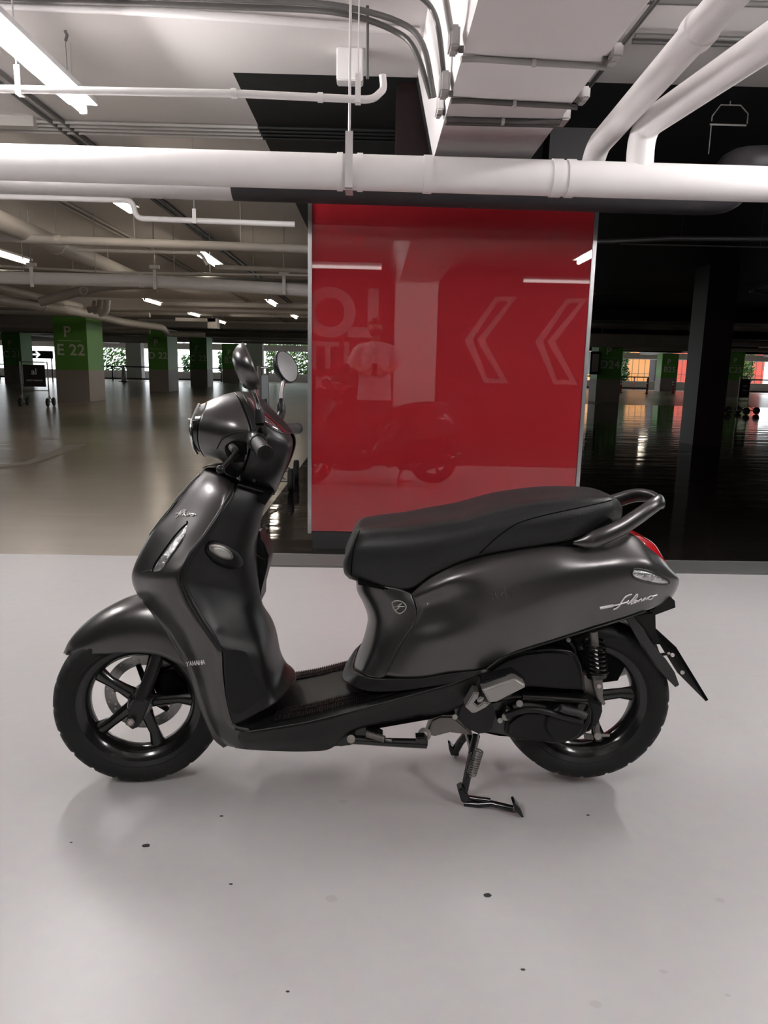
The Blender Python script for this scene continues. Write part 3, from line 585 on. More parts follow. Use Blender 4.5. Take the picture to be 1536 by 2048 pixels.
# black zone: faint pipes
bp = mat('charcoal_pipe', (.05, .048, .048), .4)
pipe('faint dark pipe crossing the black ceiling right of the panel', [QY(1160, 485, 7), QY(1350, 477, 7), QY(1640, 479, 7)], .022, bp)
pipe('thinner faint pipe below it in the black ceiling', [QY(1240, 488, 8), QY(1640, 497, 8)], .008, bp)
pipe('black curved pipe end at the right edge of the black zone', curve([QY(1640, 556, 12), QY(1560, 560, 12), QY(1512, 575, 12), QY(1508, 585, 12), QY(1560, 592, 12), QY(1650, 586, 12)], 5), .04, bp)
pipe('long thin dark conduit toward the right in the black zone', [QY(1190, 588, 14), QY(1400, 578, 14), QY(1640, 542, 14)], .02, bp)
t = thing('pipe_hanger', 'pale trapezoid hanger frame in the black ceiling at upper right', 'hanger', QY(1459, 250, 5.2))
bm = bmesh.new(); tube(bm, [(-.12, 0, .02), (-.12, 0, .05), (-.07, 0, .12), (.06, 0, .12), (.115, 0, .07), (.115, 0, .01)], .004, 6); tube(bm, [(-.13, 0, .0), (.11, 0, .0)], .006, 6); tube(bm, [(-.12, 0, 0), (-.12, 0, -.18)], .003, 6); tube(bm, [(-.01, 0, .12), (-.01, 0, CZ - QY(1459, 250, 5.2).z)], .004, 6); obj('frame', bm, M['lgrey'], t)
bm = bmesh.new(); box(bm, (0, -.1, -.11), (.34, .1, .11)); t = tag(obj('junction_box', bm, M['dpipe']), 'large black box below the beam end above the drain pipe', 'junction box'); t.location = QY(1092, 300, 5.2)
for k, (x0, x1, y, z) in enumerate(((1350, 1470, 82, 2.86), (1345, 1480, 92, 2.86), (1305, 1500, 10, 2.86))):
    cond('dark grey conduit right of the beam at the upper right, %s' % ['second', 'third', 'first'][k], [QZ(x0 - 80, y - 10, z), QZ(x1 + 160, y + 2, z)], .014, M['grey'], .01, 'conduits right of the beam')
for k, (x0, y0, x1, y1) in enumerate(((1330, -20, 1165, 190), (1308, -20, 1150, 185))):
    cond('dark conduit running away along the right foot of the beam, %s' % ['outer', 'inner'][k], [QZ(x0, y0, 2.84), QZ(x1, y1, 2.84)], .013, M['grey'] if k == 0 else M['lgrey'], .01, 'conduits along the right foot of the beam')
# far black-zone beams and clutter (dim brown)
for k, (x0, x1, y, Yk, hh) in enumerate(((1180, 1385, 680, 29, .25), (1240, 1390, 694, 34, .12), (1430, 1640, 674, 33, .22), (1430, 1640, 694, 40, .2))):
    p = QY(x0, y, Yk); q = QY(x1, y + 4, Yk); p.z = min(p.z, CZ - hh - .01); t = thing('air_duct', 'dim beige duct under the far right ceiling, %s' % ['above D24', 'right of D24', 'upper one above C25', 'lower one above C25'][k], 'duct', p, 0, 'far right ducts'); bxo('body', (0, 0, -hh), (q.x - p.x, .5, hh), pv, t); bxo('hanger_rod', (.5, .2, hh), (.52, .22, CZ - p.z), M['galv'], t)
#SCOOTER
# ================================================================== SCOOTER
SY = 1.91
def P(px, py, w=0):
    p = QY(px, py, SY - w); return Vector((p.x, -w, p.z))
sc = thing('motor_scooter', 'matte charcoal black motor scooter parked on its stand on the white floor', 'scooter', (0, SY, 0))
SURF = {}
def rowP(r): return [q if isinstance(q, Vector) else P(*q) for q in r]
def sheet(name, rows, m, parent, ku=6, kv=6, sym=True, centre=True, t=.004, lab=None, sides=(1, -1)):
    """rows of traced points; centre=True when the first point of every row lies on the centre line"""
    bm = bmesh.new(); R = [rowP(r) for r in rows]
    if centre:
        full = [[Vector((p.x, -p.y, p.z)) for p in r[:0:-1]] + r for r in R]; gridmesh(bm, full, ku, kv)
    else:
        gridmesh(bm, R, ku, kv)
        if sym: gridmesh(bm, [[Vector((p.x, -p.y, p.z)) for p in r] for r in R], ku, kv)
    bmesh.ops.remove_doubles(bm, verts=bm.verts[:], dist=.0004)
    bmesh.ops.recalc_face_normals(bm, faces=bm.faces[:])
    SURF[name] = BVHTree.FromBMesh(bm)
    o = obj(name, bm, m, parent, smooth=True)
    if t: solid(o, t, -1)
    if lab: o['label'] = lab
    return o
def on(surf, px, py, lift=.0015):
    o_ = CAM - Vector((0, SY, 0)); r = ray(px, py).normalized(); h = SURF[surf].ray_cast(o_, r)
    if h[0] is None:   # just off the silhouette: nearest point of the surface
        q = P(px, py, .1)
        for _ in range(3): q = SURF[surf].find_nearest(q)[0]; q = P(px, py, -q.y)
        return SURF[surf].find_nearest(q)[0] - r * lift
    return h[0] - r * lift
def prism(name, pts, w0, w1, m, parent, bev=.004, seg=2, mirror=False, lab=None):
    """outline traced at lateral w0, extruded to w1"""
    bm = bmesh.new()
    for s in ((1, -1) if mirror else (1,)):
        A = [P(x, y, w0) for x, y in pts]
        top = [bm.verts.new((p.x, s * p.y, p.z)) for p in A]; bot = [bm.verts.new((p.x, -s * w1, p.z)) for p in A]; n = len(A)
        f = [bm.faces.new(top), bm.faces.new(bot[::-1])]
        for i in range(n): j = (i + 1) % n; bm.faces.new((top[i], bot[i], bot[j], top[j]))
    bmesh.ops.recalc_face_normals(bm, faces=bm.faces[:])
    if bev:
        es = [e for e in bm.edges if len(e.link_faces) == 2 and any(len(f.verts) > 4 for f in e.link_faces)]
        bmesh.ops.bevel(bm, geom=es, offset=bev, segments=seg, affect='EDGES', clamp_overlap=True)
    SURF[name] = BVHTree.FromBMesh(bm)
    o = obj(name, bm, m, parent); auto(o, 40)
    if lab: o['label'] = lab
    return o
def round_pts(pts, k=4):
    Q_ = [Vector((x, y, 0)) for x, y in pts]; n = len(Q_); out = []
    for i in range(n):
        p0, p1, p2, p3 = Q_[i - 1], Q_[i], Q_[(i + 1) % n], Q_[(i + 2) % n]
        for j in range(k):
            u = j / k; q = .5 * ((2 * p1) + (p2 - p0) * u + (2 * p0 - 5 * p1 + 4 * p2 - p3) * u * u + (3 * p1 - p0 - 3 * p2 + p3) * u ** 3); out.append((q.x, q.y))
    return out
def T(name, pts, r, m, parent, **kw): return tubeo(name, [P(*q) if not isinstance(q, Vector) else q for q in pts], r, m, parent, **kw)
# ---- wheels
def wheel(name, c, rot, spokes_from, front, Rt=.229, hw=.056):
    Rz = Matrix.Translation(c) @ Matrix.Rotation(rot, 4, 'Z')
    # rim
    bm = bmesh.new()
    lathe(bm, [(.166, -.040), (.170, -.036), (.160, -.030), (.148, -.026), (.140, -.012), (.140, .012), (.148, .026), (.160, .030), (.170, .036), (.166, .040), (.158, .036), (.146, .030), (.134, .012), (.134, -.012), (.146, -.030), (.158, -.036)], 72)
    for k in range(5):
        a = radians(spokes_from + 72 * k); pts = [Vector((cos(a + s) * r, 0, sin(a + s) * r)) for r, s in ((.018, 0), (.06, .06), (.10, .08), (.138, .05))]
        tube(bm, pts, [.021, .016, .0145, .021], 10, flat=(.8, 1))
    lathe(bm, [(0, -.05), (.026, -.05), (.030, -.044), (.036, -.01), (.036, .02), (.028, .05), (0, .05)], 24)
    rim = obj(name, bm, M['gloss'], sc, smooth=True); auto(rim, 40); rim.matrix_local = Rz
    # tyre with shoulder grooves
    bm = bmesh.new(); n = 180
    prof = [(.160, -.036), (.172, -.045), (.190, -.053), (.204, -.055), (.214, -.050), (.222, -.038), (.227, -.020), (Rt, 0), (.227, .020), (.222, .038), (.214, .050), (.204, .055), (.190, .053), (.172, .045), (.160, .036)]
    k_ = Rt / .229; rings = []
    for i in range(n):
        a = 2 * pi * i / n; ring = []
        for j, (r, y) in enumerate(prof):
            rr = r * (k_ if r > .19 else 1)
            g = (i % 9 in (0,)) and j in (4, 5, 6) or ((i + 3) % 9 == 0) and j in (8, 9, 10)
            g2 = (i + 5) % 9 == 0 and j in (3, 4)
            ring.append(bm.verts.new((cos(a) * (rr - (.0045 if g or g2 else 0)), y * hw / .056, sin(a) * (rr - (.0045 if g or g2 else 0)))))
        rings.append(ring)
    for i in range(n):
        A_, B_ = rings[i], rings[(i + 1) % n]
        for j in range(len(prof) - 1): bm.faces.new((A_[j], A_[j + 1], B_[j + 1], B_[j]))
    ty = obj('tyre', bm, M['tyre'], rim, smooth=True); ty['label'] = 'black tyre with tread grooves'
    for sgn in (-1,):
        bm = bmesh.new(); lathe(bm, [(.172, -.0455), (.175, -.0485), (.178, -.0475)], 72, closed=False); obj('tyre_bead_line', bm, M['tyre'], rim, smooth=True)
    if front:
        bm = bmesh.new(); nn = 72; sl = []
        def ringpt(r, y): return [bm.verts.new((r * cos(2 * pi * i / nn), y, r * sin(2 * pi * i / nn))) for i in range(nn)]
        a_, b_, c_, d_ = ringpt(.110, .052), ringpt(.080, .052), ringpt(.080, .056), ringpt(.110, .056)
        for X_, Y_ in ((a_, b_), (b_, c_), (c_, d_), (d_, a_)):
            for i in range(nn): bm.faces.new((X_[i], X_[(i + 1) % nn], Y_[(i + 1) % nn], Y_[i]))
        ds = obj('brake_disc', bm, M['disc'], rim); auto(ds); ds['label'] = 'drilled steel brake disc'
        bm = bmesh.new()
        for i in range(48):
            a = 2 * pi * i / 48; r = .088 + .0075 * (i % 3); lathe(bm, [(0, .0512), (.0026, .0512)], 8, Matrix.Translation((cos(a) * r, 0, sin(a) * r)), closed=False)
        obj('disc_holes', bm, M['white'], ds if False else rim)
        bm = bmesh.new()
        for i in range(5):
            a = 2 * pi * i / 5 + .3; tube(bm, [(cos(a) * .03, .05, sin(a) * .03), (cos(a + .2) * .084, .054, sin(a + .2) * .084)], .008, 6)
        obj('disc_carrier', bm, M['gloss'], rim)
    return rim
cf = P(284, 1416, 0); cf.z = .229
cr = P(1166, 1400, 0); cr.z = .229 + .028
wheel('front_wheel', cf, radians(7), -4, True)
wheel('rear_wheel', cr, 0, 2, False, .232, .056)
# ---- fork, caliper, front hardware
T('fork_leg', [(322, 1290, .062), (310, 1330, .068), (283, 1398, .084)], [.015, .016, .018], M['satin'], sc, seg=14)
prism('fork_lower', [(284, 1392), (302, 1400), (286, 1440), (274, 1456), (264, 1460), (250, 1450), (256, 1425), (268, 1402)], .098, .062, M['satin'], sc, .004)
T('axle_bolt', [(261, 1445, .094), (261, 1445, .108)], .011, M['alu'], sc, seg=6); T('axle_nut', [(261, 1445, .106), (261, 1445, .116)], .006, M['chrome'], sc, seg=8)
bm = bmesh.new(); tube(bm, [Vector((cf.x + .03, .082, .40)), Vector((cf.x, .088, .229))], .016, 12); obj('fork_leg', bm, M['satin'], sc, smooth=True)
prism('brake_caliper', [(310, 1345), (345, 1340), (372, 1362), (378, 1392), (345, 1402), (318, 1400), (305, 1375)], -.03, -.078, M['dark'], sc, .006)
prism('caliper_bracket', [(312, 1398), (366, 1386), (372, 1396), (352, 1408), (320, 1416), (308, 1410)], -.02, -.05, M['gloss'], sc, .004)
# ---- front fender
sheet('front_fender', [
    [(127, 1305, 0), (128, 1307, .02), (130, 1308, .034), (132, 1309, .042)],
    [(140, 1279, 0), (147, 1284, .038), (156, 1297, .057), (166, 1309, .06)],
    [(164, 1251, 0), (178, 1258, .047), (190, 1280, .068), (205, 1308, .072)],
    [(195, 1226, 0), (212, 1236, .052), (226, 1266, .075), (248, 1306, .08)],
    [(230, 1206, 0), (248, 1220, .055), (266, 1257, .079), (288, 1306, .084)],
    [(262, 1193, 0), (283, 1212, .056), (304, 1256, .082), (322, 1312, .086)],
    [(295, 1187, 0), (318, 1212, .056), (340, 1262, .08), (352, 1326, .084)],
    [(330, 1192, 0), (350, 1225, .054), (372, 1280, .076), (378, 1338, .08)]], M['paint'], sc, 6, 6, t=.003)
# ---- front cowl (nose) and its side edge
sheet('front_cowl', [
    [(411, 936, 0), (424, 941, .035), (438, 948, .065), (455, 958, .085), (465, 967, .088)],
    [(381, 968, 0), (398, 972, .05), (420, 977, .092), (447, 984, .12), (463, 992, .122)],
    [(343, 1017, 0), (366, 1022, .065), (396, 1030, .115), (428, 1036, .145), (440, 1030, .145)],
    [(306, 1060, 0), (334, 1068, .075), (366, 1077, .13), (400, 1082, .16), (413, 1070, .158)],
    [(282, 1101, 0), (308, 1112, .082), (338, 1118, .142), (372, 1119, .174), (384, 1107, .17)],
    [(268, 1134, 0), (290, 1148, .085), (320, 1152, .148), (352, 1147, .182), (366, 1142, .178)],
    [(265, 1158, 0), (288, 1172, .085), (320, 1178, .148), (353, 1174, .184), (367, 1170, .18)],
    [(276, 1186, .01), (297, 1200, .08), (330, 1208, .145), (366, 1210, .183), (382, 1204, .18)],
    [(303, 1222, .05), (318, 1234, .085), (348, 1242, .145), (388, 1245, .183), (404, 1240, .18)],
    [(329, 1254, .065), (342, 1262, .095), (368, 1268, .148), (408, 1272, .182), (426, 1274, .178)],
    [(352, 1292, .078), (362, 1295, .105), (386, 1298, .15), (424, 1302, .18), (443, 1302, .176)],
    [(371, 1322, .084), (379, 1324, .112), (398, 1328, .15), (428, 1332, .178), (445, 1330, .174)],
    [(385, 1358, .09), (393, 1360, .118), (408, 1362, .15), (432, 1366, .176), (448, 1366, .172)],
    [(399, 1401, .092), (406, 1403, .12), (420, 1404, .148), (440, 1408, .17), (454, 1406, .168)],
    [(411, 1432, .092), (418, 1438, .118), (430, 1442, .145), (450, 1444, .166), (468, 1448, .164)],
    [(428, 1471, .085), (436, 1474, .112), (448, 1474, .138), (468, 1468, .158), (500, 1462, .165)],
    [(447, 1490, .07), (455, 1492, .095), (464, 1494, .118), (476, 1496, .135), (489, 1498, .142)]], M['paint'], sc, 5, 6, t=.003)
T('cowl_edge_band', [(466, 968, .088), (462, 992, .124), (439, 1030, .147), (412, 1071, .160), (384, 1107, .172), (367, 1142, .18), (367, 1170, .182), (383, 1204, .182), (404, 1240, .182), (426, 1274, .18), (443, 1302, .178)], [.004] + [.008] * 9 + [.004], M['satin'], sc, seg=12)
# glossy strip down the nose and upper trim
T('nose_trim', [(400, 948, .012), (380, 968, .010), (358, 993, .010), (341, 1017, .010), (322, 1040, .008), (300, 1070, .006)], .0035, M['chrome'], sc, seg=8, rad=None)
sheet('upper_nose_garnish', [
    [(405, 935, 0), (418, 930, .03), (440, 935, .055), (455, 950, .07)],
    [(430, 925, 0), (444, 928, .03), (458, 940, .05), (470, 955, .06)],
    [(470, 925, 0), (476, 935, .03), (480, 950, .045), (482, 965, .05)]], M['satin'], sc, 5, 5, t=.003)
T('cowl_seam', [(360, 1006, .085), (395, 985, .104), (425, 965, .104), (452, 958, .094)], .0022, M['dark'], sc, seg=6) if False else None
# ---- inner leg shield
sheet('leg_shield', [
    [(476, 969, .075), (492, 975, .062), (512, 982, .045), (530, 988, .022), (547, 988, 0)][::-1],
    [(458, 1000, .112), (478, 1005, .09), (503, 1012, .062), (520, 1016, .03), (531, 1012, 0)][::-1],
    [(437, 1028, .142), (462, 1036, .112), (492, 1044, .075), (513, 1048, .035), (522, 1042, 0)][::-1],
    [(412, 1070, .157), (440, 1078, .128), (475, 1088, .09), (503, 1090, .045), (512, 1080, 0)][::-1],
    [(386, 1104, .168), (418, 1112, .138), (458, 1122, .1), (495, 1125, .05), (513, 1118, 0)][::-1],
    [(365, 1150, .177), (400, 1156, .142), (442, 1165, .105), (488, 1168, .062), (516, 1160, 0)][::-1],
    [(367, 1172, .178), (404, 1182, .142), (448, 1192, .107), (492, 1195, .066), (520, 1190, 0)][::-1],
    [(386, 1210, .178), (418, 1220, .145), (460, 1226, .115), (500, 1228, .075), (527, 1222, 0)][::-1],
    [(405, 1240, .178), (435, 1250, .15), (472, 1256, .125), (510, 1256, .085), (536, 1248, 0)][::-1],
    [(428, 1276, .176), (456, 1284, .158), (488, 1290, .138), (522, 1288, .1), (545, 1274, 0)][::-1],
    [(445, 1302, .174), (468, 1314, .162), (498, 1322, .145), (530, 1320, .11), (551, 1300, 0)][::-1],
    [(447, 1350, .17), (468, 1362, .163), (498, 1368, .15), (536, 1362, .115), (562, 1335, 0)][::-1],
    [(454, 1405, .168), (474, 1412, .16), (505, 1408, .148), (546, 1392, .12), (578, 1350, 0)][::-1],
    [(467, 1449, .165), (484, 1444, .158), (512, 1428, .15), (556, 1402, .12), (592, 1358, 0)][::-1]], M['satin'], sc, 5, 5, t=.003)
# lower black inset, column seam, key-side lid
sheet('lower_leg_panel', [
    [on('leg_shield', x, y, .003) for x, y in r] for r in (
    ((450, 1305), (470, 1300), (492, 1304)), ((452, 1340), (475, 1345), (505, 1335)), ((455, 1390), (480, 1395), (520, 1375)), ((462, 1425), (484, 1425), (530, 1392)))], M['plast'], sc, 6, 6, centre=False, sym=False, t=.0)
c0 = on('leg_shield', 443, 1105, .004); 
def disc_on(name, surf, pts, m, lift, t, parent=None, rounded=True, lab=None):
    """small moulding following a traced outline on a body surface"""
    pp = round_pts(pts, 5) if rounded else pts; cx = sum(p[0] for p in pp) / len(pp); cy = sum(p[1] for p in pp) / len(pp)
    bm = bmesh.new(); R_ = 5; c = bm.verts.new(on(surf, cx, cy, lift + t)); prev = None; rings = []
    for k in range(1, R_ + 1):
        u = k / R_; e = (lift + t * sqrt(max(0, 1 - u ** 3))) if k < R_ else lift - .002
        rings.append([bm.verts.new(on(surf, cx + (x - cx) * u, cy + (y - cy) * u, e)) for x, y in pp])
    n = len(pp)
    for i in range(n):
        bm.faces.new((c, rings[0][i], rings[0][(i + 1) % n]))
        for k in range(R_ - 1): bm.faces.new((rings[k][i], rings[k + 1][i], rings[k + 1][(i + 1) % n], rings[k][(i + 1) % n]))
    o = obj(name, bm, m, parent or sc, smooth=True)
    if lab: o['label'] = lab
    return o
def ell(cx, cy, a, b, ang, n=16): 
    t_ = radians(ang); return [(cx + a * cos(2 * pi * k / n) * cos(t_) - b * sin(2 * pi * k / n) * sin(t_), cy + a * cos(2 * pi * k / n) * sin(t_) + b * sin(2 * pi * k / n) * cos(t_)) for k in range(n)]
disc_on('fuel_lid_surround', 'leg_shield', [(411, 1098), (425, 1084), (455, 1092), (480, 1110), (486, 1130), (465, 1138), (440, 1132), (420, 1118)], M['plast'], .006, .012, lab='black raised surround of the fuel lid')
SURF['lid'] = SURF['leg_shield']
disc_on('fuel_lid', 'leg_shield', ell(443, 1105, 28, 12.5, 27), M['alu'], .017, .006, rounded=False, lab='oval silver fuel lid')
disc_on('fuel_lid_centre', 'leg_shield', ell(444, 1106, 20, 8.5, 27), M['sticker'], .0235, .002, rounded=False)
# storage pocket rim behind
prism('storage_pocket', [(503, 1076), (514, 1072), (528, 1088), (537, 1112), (534, 1136), (522, 1182), (521, 1205), (500, 1200), (498, 1140)], -.04, -.15, M['plast'], sc, .006)
T('bag_hook', [(517, 1062, -.05), (519, 1080, -.05), (520, 1098, -.05)], .004, M['dark'], sc, seg=8)
T('pocket_rim', [(503, 1092, -.03), (510, 1108, -.03), (524, 1118, -.03), (536, 1117, -.03)], .0022, M['satin'], sc, seg=6)
# ---- floorboard
def fl(px, py, w): return P(px, py, w)
rows = []
for px, py in ((470, 1456), (501, 1463), (546, 1455), (612, 1444), (693, 1424), (758, 1408), (823, 1390), (900, 1369), (960, 1345)):
    e_ = P(px, py, .166); s = .02 if px > 690 else 0
    rows.append([Vector((e_.x, 0, e_.z + .012)), Vector((e_.x, -.07, e_.z + .012)), Vector((e_.x, -.12, e_.z + .009)), Vector((e_.x, -.15, e_.z + .004)), e_])
sheet('floorboard', rows, M['plast'], sc, 6, 4, t=.006, lab='black ribbed floorboard')
for k, w in enumerate((.095, .112, .128, .142) * 2):
    bm = bmesh.new(); s = 1 if k < 4 else -1; k = k % 4
    if True:
        pts = []
        for px, py in ((546, 1455), (612, 1444), (693, 1424), (758, 1408), (800, 1396)):
            e_ = P(px, py, .166); pts.append(Vector((e_.x, -s * w, e_.z + .012 + (.0 if k < 2 else -.003))))
        pts = curve(pts, 16)
        for i in range(0, len(pts) - 1): 
            box(bm, (pts[i].x, pts[i].y - .006, pts[i].z), (pts[i].x + .0035, pts[i].y + .006, pts[i].z + .004))
    obj('floor_tread', bm, M['satin'], sc)
sheet('side_skirt', [
    [(470, 1456, .163), (470, 1475, .15), (470, 1496, .12)],
    [(501, 1463, .167), (498, 1482, .163), (494, 1499, .135)],
    [(546, 1456, .169), (545, 1480, .166), (545, 1502, .135)],
    [(612, 1445, .170), (612, 1475, .166), (612, 1503, .135)],
    [(675, 1429, .170), (668, 1465, .166), (662, 1497, .138)],
    [(725, 1417, .170), (715, 1436, .167), (705, 1462, .15)],
    [(780, 1402, .170), (778, 1420, .167), (775, 1445, .15)],
    [(840, 1386, .168), (838, 1406, .165), (835, 1434, .15)],
    [(900, 1369, .165), (898, 1392, .163), (895, 1424, .15)],
    [(975, 1339, .16), (962, 1368, .158), (948, 1400, .148)]], M['satin'], sc, 5, 5, centre=False, t=.003)
T('skirt_edge', [(501, 1463, .168), (546, 1456, .170), (612, 1445, .171), (693, 1425, .171), (758, 1408, .171), (840, 1386, .169), (900, 1369, .166), (950, 1350, .162)], .003, M['satin'], sc, seg=8)
# panel split line on skirt
prism('footwell_underside', [(480, 1496), (455, 1480), (470, 1460), (700, 1440), (880, 1395), (905, 1425), (860, 1440), (735, 1462), (700, 1492), (560, 1500)], .125, -.125, M['dark'], sc, .004)
# ---- centre panel under the seat
sheet('seat_front_panel', [
    [(712, 1160, 0), (722, 1162, .07), (760, 1170, .112), (800, 1178, .125), (822, 1187, .128)],
    [(714, 1180, 0), (728, 1186, .075), (765, 1192, .115), (806, 1202, .131), (830, 1210, .136)],
    [(726, 1204, 0), (742, 1212, .08), (776, 1220, .118), (812, 1228, .134), (834, 1232, .139)],
    [(735, 1232, 0), (752, 1240, .085), (780, 1248, .12), (808, 1252, .135), (826, 1252, .14)],
    [(733, 1254, 0), (750, 1264, .088), (776, 1274, .122), (798, 1276, .136), (812, 1272, .14)],
    [(725, 1284, 0), (742, 1296, .09), (765, 1304, .125), (784, 1306, .138), (795, 1300, .141)],
    [(715, 1311, 0), (730, 1324, .095), (750, 1334, .128), (768, 1338, .14), (780, 1335, .143)],
    [(708, 1330, 0), (720, 1344, .1), (738, 1354, .13), (757, 1356, .143), (770, 1352, .146)]], M['paint'], sc, 5, 6, t=.003)
sheet('seat_base_flare', [
    [(706, 1332, 0), (717, 1346, .1), (737, 1355, .132), (757, 1357, .146), (795, 1357, .15), (845, 1356, .154), (900, 1347, .158), (975, 1338, .16)],
    [(694, 1342, 0), (706, 1356, .1), (732, 1366, .136), (758, 1369, .15), (797, 1369, .154), (846, 1366, .158), (902, 1357, .162), (975, 1342, .163)],
    [(684, 1352, 0), (698, 1368, .1), (725, 1380, .138), (757, 1384, .152), (800, 1382, .158), (850, 1375, .162), (905, 1366, .166), (975, 1346, .165)]], M['satin'], sc, 5, 5, t=.003)
# ---- side body covers
sheet('side_cover', [
    [(821, 1189, .127), (826, 1198, .133), (834, 1222, .139), (827, 1250, .14), (812, 1273, .14), (795, 1302, .142), (769, 1352, .147)],
    [(838, 1171, .128), (850, 1187, .145), (852, 1212, .138), (845, 1245, .142), (832, 1276, .148), (820, 1310, .15), (805, 1356, .152)],
    [(862, 1152, .13), (880, 1172, .155), (888, 1200, .148), (880, 1240, .152), (868, 1275, .16), (858, 1310, .158), (850, 1355, .156)],
    [(902, 1131, .132), (915, 1155, .162), (922, 1190, .164), (918, 1232, .166), (910, 1272, .17), (905, 1308, .165), (900, 1346, .158)],
    [(959, 1113, .134), (967, 1140, .165), (974, 1180, .176), (974, 1222, .178), (970, 1262, .177), (968, 1300, .17), (968, 1339, .16)],
    [(1023, 1101, .134), (1030, 1126, .163), (1036, 1165, .178), (1038, 1205, .180), (1038, 1240, .178), (1036, 1272, .17), (1034, 1305, .16)],
    [(1104, 1091, .13), (1110, 1112, .155), (1116, 1145, .172), (1119, 1180, .175), (1119, 1215, .172), (1118, 1247, .163), (1116, 1279, .152)],
    [(1171, 1094, .12), (1178, 1108, .138), (1187, 1132, .156), (1191, 1162, .160), (1191, 1193, .157), (1190, 1224, .147), (1186, 1256, .133)],
    [(1228, 1078, .095), (1238, 1098, .118), (1248, 1124, .138), (1253, 1150, .142), (1253, 1180, .138), (1250, 1208, .125), (1246, 1238, .108)],
    [(1262, 1068, .07), (1280, 1098, .095), (1294, 1122, .112), (1300, 1146, .116), (1300, 1172, .112), (1297, 1196, .1), (1290, 1222, .082)],
    [(1292, 1090, .052), (1307, 1112, .068), (1320, 1132, .08), (1328, 1152, .083), (1328, 1172, .08), (1322, 1192, .07), (1314, 1213, .055)],
    [(1318, 1112, .035), (1330, 1128, .04), (1342, 1142, .045), (1352, 1156, .046), (1349, 1174, .043), (1341, 1190, .037), (1331, 1206, .03)],
    [(1326, 1118, 0), (1336, 1132, 0), (1349, 1146, 0), (1358, 1160, 0), (1354, 1177, 0), (1345, 1193, 0), (1333, 1207, 0)]],
    M['paint'], sc, 6, 6, centre=False, t=.003)
sheet('tail_cap', [
    [(1226, 1080, 0), (1228, 1078, .05), (1230, 1079, .09)], [(1257, 1064, 0), (1258, 1066, .04), (1262, 1069, .068)], [(1285, 1084, 0), (1288, 1086, .03), (1292, 1091, .05)], [(1312, 1106, 0), (1315, 1108, .02), (1318, 1113, .034)]], M['paint'], sc, 5, 5, t=.003)
# inner dark mass
prism('frame_inner_cover', [(785, 1190), (830, 1195), (960, 1125), (1180, 1105), (1290, 1130), (1325, 1190), (1280, 1222), (1190, 1250), (1110, 1276), (1020, 1310), (975, 1345), (960, 1400), (880, 1410), (800, 1380), (775, 1340)], .085, -.085, M['dark'], sc, .01)
prism('inner_fender', [(975, 1345), (1110, 1272), (1185, 1250), (1185, 1262), (1150, 1280), (1168, 1330), (1168, 1380), (980, 1420)], .07, -.07, M['dark'], sc, .006)
prism('rear_inner_fender', [(1150, 1262), (1195, 1250), (1232, 1246), (1244, 1290), (1252, 1330), (1236, 1362), (1205, 1366), (1165, 1372), (1140, 1330)], .02, -.02, M['dark'], sc, .002)
# lower lip of the side cover
T('cover_lip', [(975, 1337, .163), (1000, 1318, .163), (1034, 1304, .161), (1116, 1279, .153), (1186, 1257, .135), (1246, 1239, .11), (1290, 1223, .084)], .003, M['satin'], sc, seg=8)
# ---- seat
sheet('seat', [
    [(700, 1086, 0), (700, 1088, .004), (697, 1108, .006), (694, 1124, .006), (697, 1142, .006), (704, 1156, .004)],
    [(700, 1081, 0), (699, 1087, .03), (693, 1106, .045), (688, 1126, .048), (690, 1146, .045), (701, 1159, .035)],
    [(702, 1078, 0), (701, 1085, .05), (694, 1105, .075), (688, 1126, .08), (690, 1146, .076), (700, 1158, .065)],
    [(713, 1057, 0), (718, 1063, .075), (711, 1088, .108), (707, 1118, .116), (708, 1146, .11), (718, 1163, .1)],
    [(742, 1050, 0), (756, 1058, .09), (760, 1082, .125), (762, 1115, .134), (764, 1148, .13), (768, 1173, .118)],
    [(801, 1043, 0), (815, 1054, .1), (823, 1076, .135), (825, 1108, .146), (824, 1145, .14), (820, 1178, .127)],
    [(862, 1033, 0), (872, 1045, .105), (880, 1065, .138), (882, 1090, .15), (876, 1122, .147), (862, 1151, .135)],
    [(915, 1024, 0), (926, 1037, .108), (934, 1054, .138), (935, 1076, .15), (928, 1102, .147), (916, 1126, .138)],
    [(965, 1008, 0), (976, 1024, .11), (983, 1040, .138), (984, 1062, .15), (978, 1087, .148), (965, 1111, .138)],
    [(1023, 997, 0), (1033, 1010, .108), (1039, 1028, .135), (1040, 1050, .147), (1034, 1074, .145), (1025, 1100, .135)],
    [(1104, 987, 0), (1111, 999, .102), (1115, 1014, .126), (1116, 1036, .138), (1110, 1060, .138), (1104, 1088, .128)],
    [(1165, 984, 0), (1171, 995, .092), (1176, 1008, .115), (1177, 1028, .125), (1171, 1050, .124), (1165, 1073, .115)],
    [(1212, 988, 0), (1215, 993, .068), (1221, 1001, .086), (1224, 1018, .093), (1219, 1038, .09), (1210, 1054, .085)],
    [(1232, 996, 0), (1234, 998, .035), (1240, 1005, .045), (1245, 1020, .048), (1242, 1034, .046), (1232, 1045, .04)]], M['seat'], sc, 6, 6, t=.003)
def seam(name, surf, pts, r, m, k=8, lift=.0005):
    c = curve([Vector((x, y, 0)) for x, y in pts], k); return tubeo(name, [on(surf, p.x, p.y, lift) for p in c], r, m, sc, 6)
seam('seat_seam', 'seat', [(959, 1107), (975, 1092), (995, 1074), (1015, 1059), (1035, 1047), (1064, 1037), (1104, 1027), (1165, 1014), (1205, 1005), (1226, 999)], .0016, M['dark'])
seam('seat_seam', 'seat', [(702, 1150), (704, 1120), (710, 1088), (719, 1062)], .0016, M['dark'])
